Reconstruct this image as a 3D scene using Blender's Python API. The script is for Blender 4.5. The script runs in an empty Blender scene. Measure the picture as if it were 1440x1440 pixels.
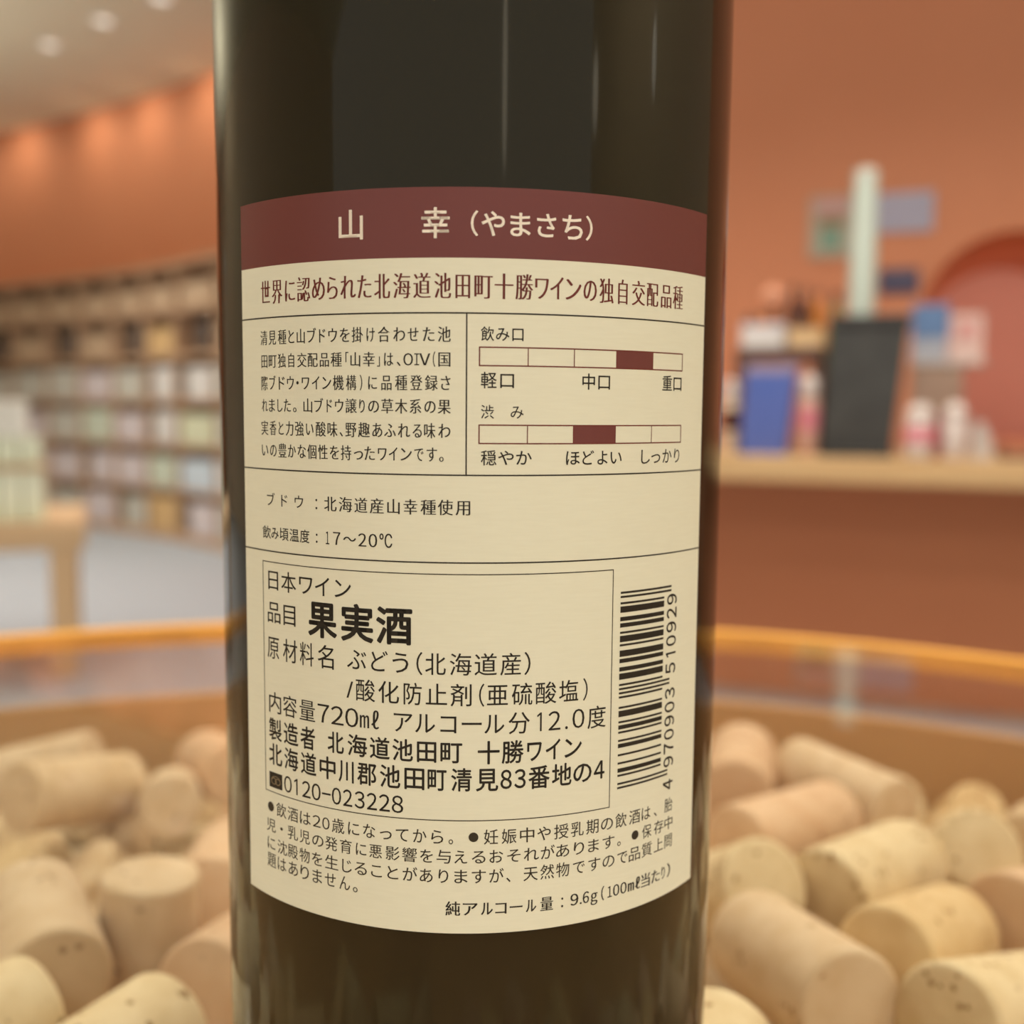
import bpy, bmesh, math, random
from mathutils import Vector, Matrix
PI = math.pi
R_ = math.radians
random.seed(7)
scene = bpy.context.scene
COL = scene.collection
EYE = 0.79            # camera height above the shop floor (m)

# ------------------------------------------------------------------ camera
FPX, CAM_D = 1509.44, 0.163542
PITCH, YAW, ROLL = R_(5.47536), R_(2.10621), R_(0.48668)
FWD = Vector((math.sin(YAW)*math.cos(PITCH), math.cos(YAW)*math.cos(PITCH), -math.sin(PITCH)))
_r = Vector((math.cos(YAW), -math.sin(YAW), 0)); _u = _r.cross(FWD)
RIGHT = _r*math.cos(ROLL) + _u*math.sin(ROLL)
UP = _u*math.cos(ROLL) - _r*math.sin(ROLL)
CAM = Vector((0, -CAM_D, EYE))
cd = bpy.data.cameras.new('camera')
cam = bpy.data.objects.new('camera', cd); COL.objects.link(cam)
cam.matrix_world = Matrix(((RIGHT.x, UP.x, -FWD.x, CAM.x), (RIGHT.y, UP.y, -FWD.y, CAM.y),
                           (RIGHT.z, UP.z, -FWD.z, CAM.z), (0, 0, 0, 1)))
cd.sensor_width = 36; cd.lens = 36*FPX/1440
cd.clip_start = 0.01; cd.clip_end = 60
cd.dof.use_dof = True; cd.dof.focus_distance = 0.130; cd.dof.aperture_fstop = cd.lens/2.75
cd.dof.aperture_blades = 0
scene.camera = cam

# ------------------------------------------------------------------ light and exposure
scene.view_settings.view_transform = 'Standard'
scene.view_settings.look = 'None'
scene.view_settings.gamma = 1
scene.view_settings.use_curve_mapping = False
scene.view_settings.exposure = -0.22
scene.cycles.use_denoising = True
scene.cycles.max_bounces = 8
scene.cycles.transparent_max_bounces = 12
scene.cycles.sample_clamp_indirect = 4
w = bpy.data.worlds.new('hall'); scene.world = w; w.use_nodes = True
bg = w.node_tree.nodes['Background']
bg.inputs[0].default_value = (1.0, 0.97, 0.91, 1); bg.inputs[1].default_value = 0.62

def spot(name, loc, power, angle=110, blend=0.8, color=(1, .95, .86), radius=.06, aim=None, parent=None):
    l = bpy.data.lights.new(name, 'SPOT'); l.energy = power; l.color = color
    l.spot_size = R_(angle); l.spot_blend = blend; l.shadow_soft_size = radius
    o = bpy.data.objects.new(name, l); COL.objects.link(o); o.location = loc
    if aim is not None:
        o.rotation_euler = (Vector(aim)-Vector(loc)).to_track_quat('-Z', 'Y').to_euler()
    if parent: o.parent = parent
    return o

# ------------------------------------------------------------------ helpers
def ray(px, py):
    return FWD + RIGHT*((px-720)/FPX) - UP*((py-720)/FPX)
def on_z(px, py, z):
    d = ray(px, py); return CAM + d*((z-CAM.z)/d.z)
# the counter on the right stands at an angle: s runs along its front edge, t away from the camera
CO = Vector((0.63, 2.50, 0)); CS = Vector((0.917, -0.398, 0)).normalized(); CT = Vector((0.398, 0.917, 0)).normalized()
CROT = math.atan2(CS.y, CS.x)
def ct(px, py, t):
    """(s, z) of the point seen at a pixel on the plane t of the counter frame"""
    d = ray(px, py); k = (t-(CAM-CO).dot(CT))/d.dot(CT); p = CAM+d*k
    return (p-CO).dot(CS), p.z
def F(s, t, z): return CO + CS*s + CT*t + Vector((0, 0, z))

def lin(*c):
    return tuple((x/255/12.92 if x/255 <= .04045 else ((x/255+.055)/1.055)**2.4) for x in c) + (1,)

def mat(name, col, rough=.6, spec=.5, noise=None, bump=None, metallic=0, coat=0):
    """noise = (scale, amount, second colour), bump = (scale, strength)"""
    m = bpy.data.materials.new(name); m.use_nodes = True
    nt = m.node_tree; b = nt.nodes['Principled BSDF']
    b.inputs['Base Color'].default_value = col; b.inputs['Roughness'].default_value = rough
    b.inputs['Specular IOR Level'].default_value = spec; b.inputs['Metallic'].default_value = metallic
    b.inputs['Coat Weight'].default_value = coat
    tc = nt.nodes.new('ShaderNodeTexCoord')
    if noise:
        n = nt.nodes.new('ShaderNodeTexNoise'); n.inputs['Scale'].default_value = noise[0]; n.inputs['Detail'].default_value = 6
        mp = nt.nodes.new('ShaderNodeMapping')
        if len(noise) > 3: mp.inputs['Scale'].default_value = noise[3]
        nt.links.new(tc.outputs['Object'], mp.inputs[0]); nt.links.new(mp.outputs[0], n.inputs['Vector'])
        mx = nt.nodes.new('ShaderNodeMix'); mx.data_type = 'RGBA'
        mx.inputs[6].default_value = col; mx.inputs[7].default_value = noise[2]
        r = nt.nodes.new('ShaderNodeValToRGB'); r.color_ramp.elements[0].position = .5-.5*noise[1]; r.color_ramp.elements[1].position = .5+.5*noise[1]
        nt.links.new(n.outputs[0], r.inputs[0]); nt.links.new(r.outputs[0], mx.inputs[0])
        nt.links.new(mx.outputs[2], b.inputs['Base Color'])
    if bump:
        n2 = nt.nodes.new('ShaderNodeTexNoise'); n2.inputs['Scale'].default_value = bump[0]
        bp = nt.nodes.new('ShaderNodeBump'); bp.inputs['Strength'].default_value = bump[1]; bp.inputs['Distance'].default_value = .002
        nt.links.new(tc.outputs['Object'], n2.inputs['Vector']); nt.links.new(n2.outputs[0], bp.inputs['Height'])
        nt.links.new(bp.outputs[0], b.inputs['Normal'])
    return m

def emit(name, col, k):
    m = bpy.data.materials.new(name); m.use_nodes = True
    b = m.node_tree.nodes['Principled BSDF']; b.inputs['Base Color'].default_value = (.8, .8, .8, 1)
    b.inputs['Emission Color'].default_value = col; b.inputs['Emission Strength'].default_value = k
    return m

def clear(name, tint, f0=.04):
    """thin clear sheet: straight-through transmission, mirror reflection growing towards grazing"""
    m = bpy.data.materials.new(name); m.use_nodes = True; nt = m.node_tree; nt.nodes.clear()
    out = nt.nodes.new('ShaderNodeOutputMaterial'); mix = nt.nodes.new('ShaderNodeMixShader')
    tr = nt.nodes.new('ShaderNodeBsdfTransparent'); gl = nt.nodes.new('ShaderNodeBsdfGlossy')
    tr.inputs[0].default_value = tint; gl.inputs['Roughness'].default_value = .0; gl.inputs[0].default_value = (1, 1, 1, 1)
    g = nt.nodes.new('ShaderNodeNewGeometry'); d = nt.nodes.new('ShaderNodeVectorMath'); d.operation = 'DOT_PRODUCT'
    nt.links.new(g.outputs['Normal'], d.inputs[0]); nt.links.new(g.outputs['Incoming'], d.inputs[1])
    def mth(op, a, b=None):
        n = nt.nodes.new('ShaderNodeMath'); n.operation = op
        for i, x in enumerate((a, b)):
            if x is None: continue
            if isinstance(x, (int, float)): n.inputs[i].default_value = x
            else: nt.links.new(x, n.inputs[i])
        return n.outputs[0]
    c = mth('ABSOLUTE', d.outputs['Value']); k = mth('POWER', mth('SUBTRACT', 1.0, c), 5.0)
    f = mth('ADD', mth('MULTIPLY', k, 1-f0), f0)
    f = mth('MULTIPLY', f, mth('SUBTRACT', 1.0, g.outputs['Backfacing']))
    nt.links.new(f, mix.inputs[0]); nt.links.new(tr.outputs[0], mix.inputs[1]); nt.links.new(gl.outputs[0], mix.inputs[2])
    nt.links.new(mix.outputs[0], out.inputs[0])
    return m

def link(name, me, m=None, parent=None, smooth=False):
    if m: me.materials.append(m)
    if smooth:
        for p in me.polygons: p.use_smooth = True
    o = bpy.data.objects.new(name, me); COL.objects.link(o)
    if parent: o.parent = parent
    return o
def obj(name, bm, m=None, parent=None, smooth=False):
    me = bpy.data.meshes.new(name); bmesh.ops.recalc_face_normals(bm, faces=bm.faces[:]); bm.to_mesh(me); bm.free()
    return link(name, me, m, parent, smooth)
def sharp(o, deg=35):
    o.data.set_sharp_from_angle(angle=R_(deg)); return o
def tag(o, label, cat, group=None):
    o['label'] = label; o['category'] = cat
    if group: o['group'] = group
    return o
def thing(name, label, cat, loc=(0, 0, 0), rotz=0, group=None):
    o = bpy.data.objects.new(name, None); COL.objects.link(o); o.empty_display_size = .02
    o.location = loc; o.rotation_euler = (0, 0, rotz); return tag(o, label, cat, group)
def struct(name, bm, m, smooth=False):
    o = obj(name, bm, m, None, smooth); o['kind'] = 'structure'; return o

def box(bm, x0, x1, y0, y1, z0, z1, bev=0, seg=2):
    g = bmesh.ops.create_cube(bm, size=1)['verts']
    for v in g:
        v.co = Vector(((x0+x1)/2+v.co.x*(x1-x0), (y0+y1)/2+v.co.y*(y1-y0), (z0+z1)/2+v.co.z*(z1-z0)))
    if bev:
        es = list({e for v in g for e in v.link_edges})
        bmesh.ops.bevel(bm, geom=es, offset=bev, segments=seg, profile=.5, affect='EDGES')
    return bm
def nbox(*a, **k): return box(bmesh.new(), *a, **k)
def lathe(prof, n=48, bm=None, closed=False, cx=0, cy=0):
    bm = bm or bmesh.new(); rings = []
    for r, z in prof:
        if r < 1e-7: rings.append([bm.verts.new((cx, cy, z))])
        else: rings.append([bm.verts.new((cx+r*math.cos(2*PI*i/n), cy+r*math.sin(2*PI*i/n), z)) for i in range(n)])
    pairs = list(zip(rings, rings[1:])) + ([(rings[-1], rings[0])] if closed else [])
    for a, b in pairs:
        for i in range(n):
            j = (i+1) % n
            q = [a[i % len(a)], a[j % len(a)], b[j % len(b)], b[i % len(b)]]
            u = []
            for v in q:
                if v not in u: u.append(v)
            if len(u) > 2: bm.faces.new(u)
    return bm
def prism(poly, y0, y1, bm=None):
    """polygon in (x, z) extruded along y"""
    bm = bm or bmesh.new()
    a = [bm.verts.new((x, y0, z)) for x, z in poly]; b = [bm.verts.new((x, y1, z)) for x, z in poly]
    bm.faces.new(a); bm.faces.new(b[::-1])
    for i in range(len(poly)):
        j = (i+1) % len(poly); bm.faces.new((a[i], b[i], b[j], a[j]))
    return bm

# ------------------------------------------------------------------ tunable numbers
HALL_LIGHTS = [(-1.1, -.9, 60), (1.0, -.7, 85), (.1, -2.0, 70), (-1.6, 1.2, 75), (.70, 1.5, 235), (.2, 1.2, 40), (-3.2, 3.4, 210), (-2.6, 5.2, 215), (-.9, 3.4, 120)]
ADDED_PENDANTS = [(.62, -2.9, EYE+.90, .045, .50, 0), (2.3, -1.9, EYE+.86, .06, .2, 0), (2.75, -.5, EYE+.9, .05, .18, 0), (-2.7, 2.0, EYE+1.72, .1, .2, 60), (2.2, -1.2, EYE+1.72, .1, .2, 75), (-2.4, -1.5, EYE+1.72, .1, .2, 50), (.2, -2.6, EYE+1.74, .1, .2, 40)]
FILL_UPLIGHT = 120
WASH_P, WASH_OFF = 9.0, .30
PAPER = lin(231, 229, 206); PAPER2 = lin(224, 221, 197)
MAROON_COL = lin(107, 52, 47)
BOTTLE_COL = lin(29, 25, 14)
LABEL_TEXT = {
  'variety_title': [
    ('t','box',23.045,[('山', -16.45, -13.22, 19.58)]),
    ('t','box',23.02,[('幸', -6.11, -2.8, 19.516)]),
    ('t','box',22.678,[('（', -0.39, 0.47, 19.777)]),
    ('t','box',22.624,[('や', 0.84, 3.55, 19.819)]),
    ('t','box',22.544,[('ま', 4.17, 6.57, 19.871)]),
    ('t','box',22.573,[('さ', 7.31, 9.64, 19.906)]),
    ('t','box',22.625,[('ち', 10.41, 13.01, 19.816)]),
    ('t','box',22.685,[('）', 13.4, 14.29, 19.817)]),
  ],
  'heading_text': [
    ('h',3.267,12.907,[('世',-29.51,-27.58),('界',-27.23,-25.29),('に',-24.81,-23.07),('認',-22.77,-20.65),('め',-20.38,-18.45),('ら',-18.14,-16.63),('れ',-16.26,-14.19),('た',-14.0,-12.17),('北',-11.83,-9.84),('海',-9.47,-7.37),('道',-7.05,-5.0),('池',-4.58,-2.62),('田',-2.12,-0.42),('町',0.06,2.19),('十',2.4,4.6),('勝',4.85,6.92),('ワ',7.17,8.83),('イ',9.01,10.66),('ン',10.93,12.94),('の',13.22,15.0),('独',15.36,17.36),('自',18.0,19.41),('交',20.09,22.17),('配',22.46,24.47),('品',24.95,26.95),('種',27.24,29.31)]),
  ],
  'description_text': [
    ('m',1.959,7.844,[('清',-29.7,-28.27),('見',-28.0,-26.54),('種',-26.19,-24.66),('と',-24.3,-23.29),('山',-22.87,-21.56),('ブ',-21.19,-19.82),('ド',-19.36,-18.45),('ウ',-18.01,-16.77),('を',-16.38,-15.05),('掛',-14.78,-13.28),('け',-12.84,-11.77),('合',-11.39,-9.88),('わ',-9.47,-8.04),('せ',-7.74,-6.43),('た',-5.93,-4.55),('池',-4.16,-2.65)]),
    ('m',1.884,4.995,[('田',-29.59,-28.33),('町',-28.06,-26.5),('独',-26.24,-24.79),('自',-24.35,-23.34),('交',-22.83,-21.33),('配',-21.15,-19.6),('品',-19.29,-17.94),('種',-17.7,-16.14),('「',-15.64,-15.23),('山',-14.96,-13.66),('幸',-13.33,-11.78),('」',-11.5,-11.14),('は',-10.62,-9.48),('、',-9.06,-8.59),('O',-8.25,-7.09),('I',-6.93,-6.35),('V',-6.33,-5.04),('（',-4.74,-4.45),('国',-4.09,-2.68)]),
    ('m',1.956,2.231,[('際',-29.66,-28.29),('ブ',-27.98,-26.71),('ド',-26.14,-25.05),('ウ',-24.63,-23.43),('・',-23.01,-22.62),('ワ',-22.12,-20.92),('イ',-20.52,-19.37),('ン',-18.95,-17.65),('機',-17.41,-15.89),('構',-15.59,-14.19),('）',-13.74,-13.41),('に',-12.65,-11.51),('品',-10.98,-9.69),('種',-9.27,-7.78),('登',-7.44,-5.97),('録',-5.67,-4.15),('さ',-3.79,-2.67)]),
    ('m',1.899,-0.493,[('れ',-29.61,-28.35),('ま',-28.11,-26.93),('し',-26.44,-25.5),('た',-25.25,-24.0),('。',-23.62,-23.05),('山',-21.89,-20.5),('ブ',-20.17,-18.83),('ド',-18.33,-17.56),('ウ',-17.13,-15.95),('譲',-15.68,-14.14),('り',-13.83,-13.1),('の',-12.66,-11.27),('草',-10.99,-9.49),('木',-9.28,-7.78),('系',-7.5,-6.09),('の',-5.73,-4.4),('果',-4.14,-2.62)]),
    ('m',1.973,-3.347,[('実',-29.79,-28.34),('香',-28.0,-26.72),('と',-26.27,-25.33),('力',-24.94,-23.61),('強',-23.32,-21.87),('い',-21.52,-20.33),('酸',-19.99,-18.48),('味',-18.24,-16.82),('、',-16.51,-16.05),('野',-15.7,-14.22),('趣',-14.0,-12.46),('あ',-12.14,-10.86),('ふ',-10.64,-9.18),('れ',-8.93,-7.44),('る',-7.14,-6.03),('味',-5.77,-4.43),('わ',-4.08,-2.65)]),
    ('m',1.955,-6.112,[('い',-29.75,-28.4),('の',-27.99,-26.71),('豊',-26.39,-24.83),('か',-24.59,-23.22),('な',-22.93,-21.55),('個',-21.34,-19.92),('性',-19.67,-18.22),('を',-17.92,-16.61),('持',-16.37,-14.92),('っ',-14.58,-13.35),('た',-13.17,-11.82),('ワ',-11.44,-10.34),('イ',-10.06,-8.98),('ン',-8.61,-7.24),('で',-6.94,-5.83),('す',-5.47,-4.23),('。',-3.97,-3.44)]),
  ],
  'taste_scale_text': [
    ('g',1.781,8.012,[('飲',0.85,2.39),('み',2.6,4.17),('口',4.52,5.85)]),
    ('g',2.034,2.564,[('軽',0.88,2.73),('口',3.14,4.77)]),
    ('g',2.06,2.561,[('中',13.25,14.94),('口',15.4,17.05)]),
    ('g',2.097,2.6,[('重',25.56,27.43),('口',27.75,29.47)]),
    ('l',1.74,-0.997,[('渋',0.9,2.42),('み',4.39,5.94)]),
    ('g',1.93,-6.444,[('穏',0.93,2.76),('や',2.96,4.81),('か',5.1,6.98)]),
    ('g',1.982,-6.486,[('ほ',11.25,13.05),('ど',13.4,14.97),('よ',15.44,16.86),('い',17.31,18.96)]),
    ('l',2.082,-6.515,[('し',22.07,23.55),('っ',23.79,25.44),('か',25.87,27.66),('り',28.21,29.34)]),
  ],
  'grape_and_temperature_text': [
    ('l',1.806,-12.297,[('ブ',-28.81,-27.17),('ド',-25.93,-24.82),('ウ',-23.53,-22.08)]),
    ('m',1.997,-12.37,[('：',-20.13,-19.86),('北',-18.82,-17.01),('海',-16.69,-14.84),('道',-14.54,-12.82),('産',-12.5,-10.71),('山',-10.27,-8.72),('幸',-8.25,-6.57),('種',-6.19,-4.33),('使',-4.13,-2.33),('用',-2.02,-0.29)]),
    ('g',1.754,-16.489,[('飲',-29.82,-28.06),('み',-27.96,-26.51),('頃',-26.27,-24.67),('温',-24.48,-22.86),('度',-22.68,-21.13),('：',-20.12,-19.86)]),
    ('m',2.147,-16.579,[('1',-18.63,-18.09),('7',-17.54,-16.5),('～',-16.11,-14.33),('2',-14.05,-12.97),('0',-12.68,-11.56)]),
    ('m','box',-14.89,[('℃', -11.27, -9.65, -16.592)]),
  ],
  'product_statement_text': [
    ('l',2.844,-22.927,[('日',-28.74,-26.72),('本',-26.12,-23.45),('ワ',-22.92,-20.73),('イ',-20.33,-18.15),('ン',-17.39,-15.08)]),
    ('l',3.022,-27.14,[('品',-28.95,-26.36),('目',-25.77,-23.6)]),
    ('b',4.825,-27.791,[('果',-21.48,-17.08),('実',-16.51,-12.09),('酒',-11.75,-7.18)]),
    ('l',3.22,-31.811,[('原',-29.1,-26.71),('材',-25.94,-23.37),('料',-22.91,-20.63),('名',-20.0,-17.58)]),
    ('l',2.947,-31.55,[('ぶ',-15.68,-13.06),('ど',-12.42,-10.25),('う',-9.67,-7.67),('（',-6.69,-5.94),('北',-5.61,-3.13),('海',-2.65,-0.04),('道',0.31,2.99),('産',3.41,5.91),('）',6.33,7.09)]),
    ('l',2.963,-35.299,[('/',-15.78,-14.85),('酸',-14.48,-11.91),('化',-11.49,-8.84),('防',-8.27,-6.03),('止',-5.54,-2.96),('剤',-2.55,-0.02),('（',0.87,1.51),('亜',1.83,4.35),('硫',4.83,7.36),('酸',7.76,10.41),('塩',10.75,13.3),('）',13.96,14.59)]),
    ('l',2.996,-38.905,[('内',-28.91,-26.43),('容',-26.07,-23.52),('量',-23.06,-20.5)]),
    ('l',3.154,-38.928,[('7',-20.08,-18.32),('2',-18.04,-16.22),('0',-15.99,-14.17)]),
    ('l','box',-36.535,[('㎖', -13.96, -11.4, -38.894)]),
    ('l',2.96,-38.822,[('ア',-9.52,-7.18),('ル',-6.85,-4.4),('コ',-3.76,-1.83),('ー',-1.19,1.21),('ル',1.53,3.95),('分',4.44,7.07)]),
    ('l',3.166,-38.897,[('1',8.0,8.57),('2',9.42,10.98),('.',11.61,11.96),('0',12.57,14.2)]),
    ('l',3.037,-38.989,[('度',14.65,17.26)]),
    ('e',3.084,-42.471,[('製',-28.99,-26.39),('造',-25.98,-23.34),('者',-22.97,-20.54)]),
    ('e',2.937,-42.314,[('北',-18.59,-16.21),('海',-15.68,-13.0),('道',-12.65,-10.04),('池',-9.7,-7.11),('田',-6.62,-4.24),('町',-3.75,-1.11)]),
    ('e',3.043,-42.419,[('十',0.75,3.4),('勝',3.66,6.34),('ワ',6.77,8.61),('イ',9.12,11.02),('ン',11.55,13.89)]),
    ('e',3.068,-45.773,[('北',-29.06,-26.35),('海',-25.93,-23.39),('道',-22.93,-20.37),('中',-19.86,-17.43),('川',-17.0,-14.84),('郡',-14.36,-11.78),('池',-11.32,-8.69),('田',-8.18,-5.7),('町',-5.31,-3.0),('清',-2.45,0.06),('見',0.54,3.26),('8',3.52,4.92),('3',5.22,6.64),('番',6.97,9.68),('地',9.96,12.56),('の',12.78,15.33),('4',15.64,17.2)]),
    ('g',2.833,-49.056,[('0',-26.03,-24.6),('1',-24.15,-23.55),('2',-22.76,-21.35),('0',-21.15,-19.73),('-',-19.52,-18.19),('0',-18.01,-16.65),('2',-16.38,-15.07),('3',-14.74,-13.36),('2',-13.07,-11.72),('2',-11.44,-10.04),('8',-9.8,-8.33)]),
  ],
  'warning_text': [
    ('l',2.034,-52.56,[('●',-29.47,-28.18),('飲',-27.65,-25.71),('酒',-25.39,-23.54),('は',-23.19,-21.39),('2',-21.04,-19.77),('0',-19.51,-18.4),('歳',-18.04,-16.24),('に',-15.69,-14.12),('な',-13.59,-11.96),('っ',-11.36,-9.81),('て',-9.29,-7.68),('か',-7.11,-5.44),('ら',-4.86,-3.38),('。',-2.72,-2.19),('●',-0.31,0.89),('妊',1.56,3.3),('娠',3.73,5.56),('中',5.98,7.79),('や',8.17,9.9),('授',10.33,12.25),('乳',12.57,14.34),('期',14.7,16.47),('の',16.82,18.64),('飲',19.01,20.82),('酒',21.25,23.12),('は',23.41,25.01),('、',25.7,26.29),('胎',27.84,29.61)]),
    ('l',1.935,-54.995,[('児',-29.79,-27.84),('・',-26.91,-26.4),('乳',-25.43,-23.58),('児',-23.28,-21.56),('の',-21.15,-19.35),('発',-19.09,-17.24),('育',-16.87,-15.18),('に',-14.6,-13.16),('悪',-12.76,-11.08),('影',-10.6,-8.8),('響',-8.48,-6.63),('を',-6.23,-4.65),('与',-4.2,-2.45),('え',-2.03,-0.46),('る',0.09,1.77),('お',2.25,3.92),('そ',4.43,6.08),('れ',6.5,8.4),('が',8.65,10.44),('あ',10.63,12.39),('り',13.01,14.44),('ま',15.0,16.57),('す',17.1,18.91),('。',19.38,19.92),('●',21.71,22.91),('保',23.55,25.28),('存',25.78,27.68),('中',27.93,29.71)]),
    ('l',2.008,-57.485,[('に',-29.66,-28.0),('沈',-27.47,-25.63),('殿',-25.47,-23.62),('物',-23.32,-21.59),('を',-21.23,-19.56),('生',-19.12,-17.14),('じ',-16.57,-15.2),('る',-14.8,-13.11),('こ',-12.54,-11.09),('と',-10.39,-8.98),('が',-8.42,-6.58),('あ',-6.27,-4.67),('り',-3.94,-2.75),('ま',-2.02,-0.41),('す',0.1,1.83),('が',2.24,4.01),('、',4.33,4.87),('天',6.47,8.3),('然',8.6,10.4),('物',10.66,12.43),('で',12.92,14.56),('す',15.07,16.8),('の',17.15,18.97),('で',19.43,21.04),('品',21.31,23.26),('質',23.54,25.47),('上',25.86,27.68),('問',28.02,29.67)]),
    ('l',2.15,-59.8,[('題',-29.71,-27.86),('は',-27.51,-25.83),('あ',-25.35,-23.65),('り',-23.2,-21.76),('ま',-21.15,-19.64),('せ',-19.19,-17.53),('ん',-16.98,-15.45),('。',-15.05,-14.39)]),
  ],
  'alcohol_amount_text': [
    ('m2',1.982,-61.571,[('純',-3.09,-1.28),('ア',-0.97,0.84),('ル',1.25,2.71),('コ',3.0,4.41),('ー',4.78,6.39),('ル',6.81,8.14),('量',8.65,10.32),('：',11.4,11.66),('9',12.63,13.74),('.',13.94,14.21),('6',14.35,15.25),('g',15.48,16.49),('（',17.02,17.47),('1',17.98,18.68),('0',18.84,19.84),('0',20.0,21.04),('㎖',21.24,23.37),('当',23.55,25.21),('た',25.48,27.2),('り',27.49,28.26),('）',28.7,29.46)]),
  ],
}
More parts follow.
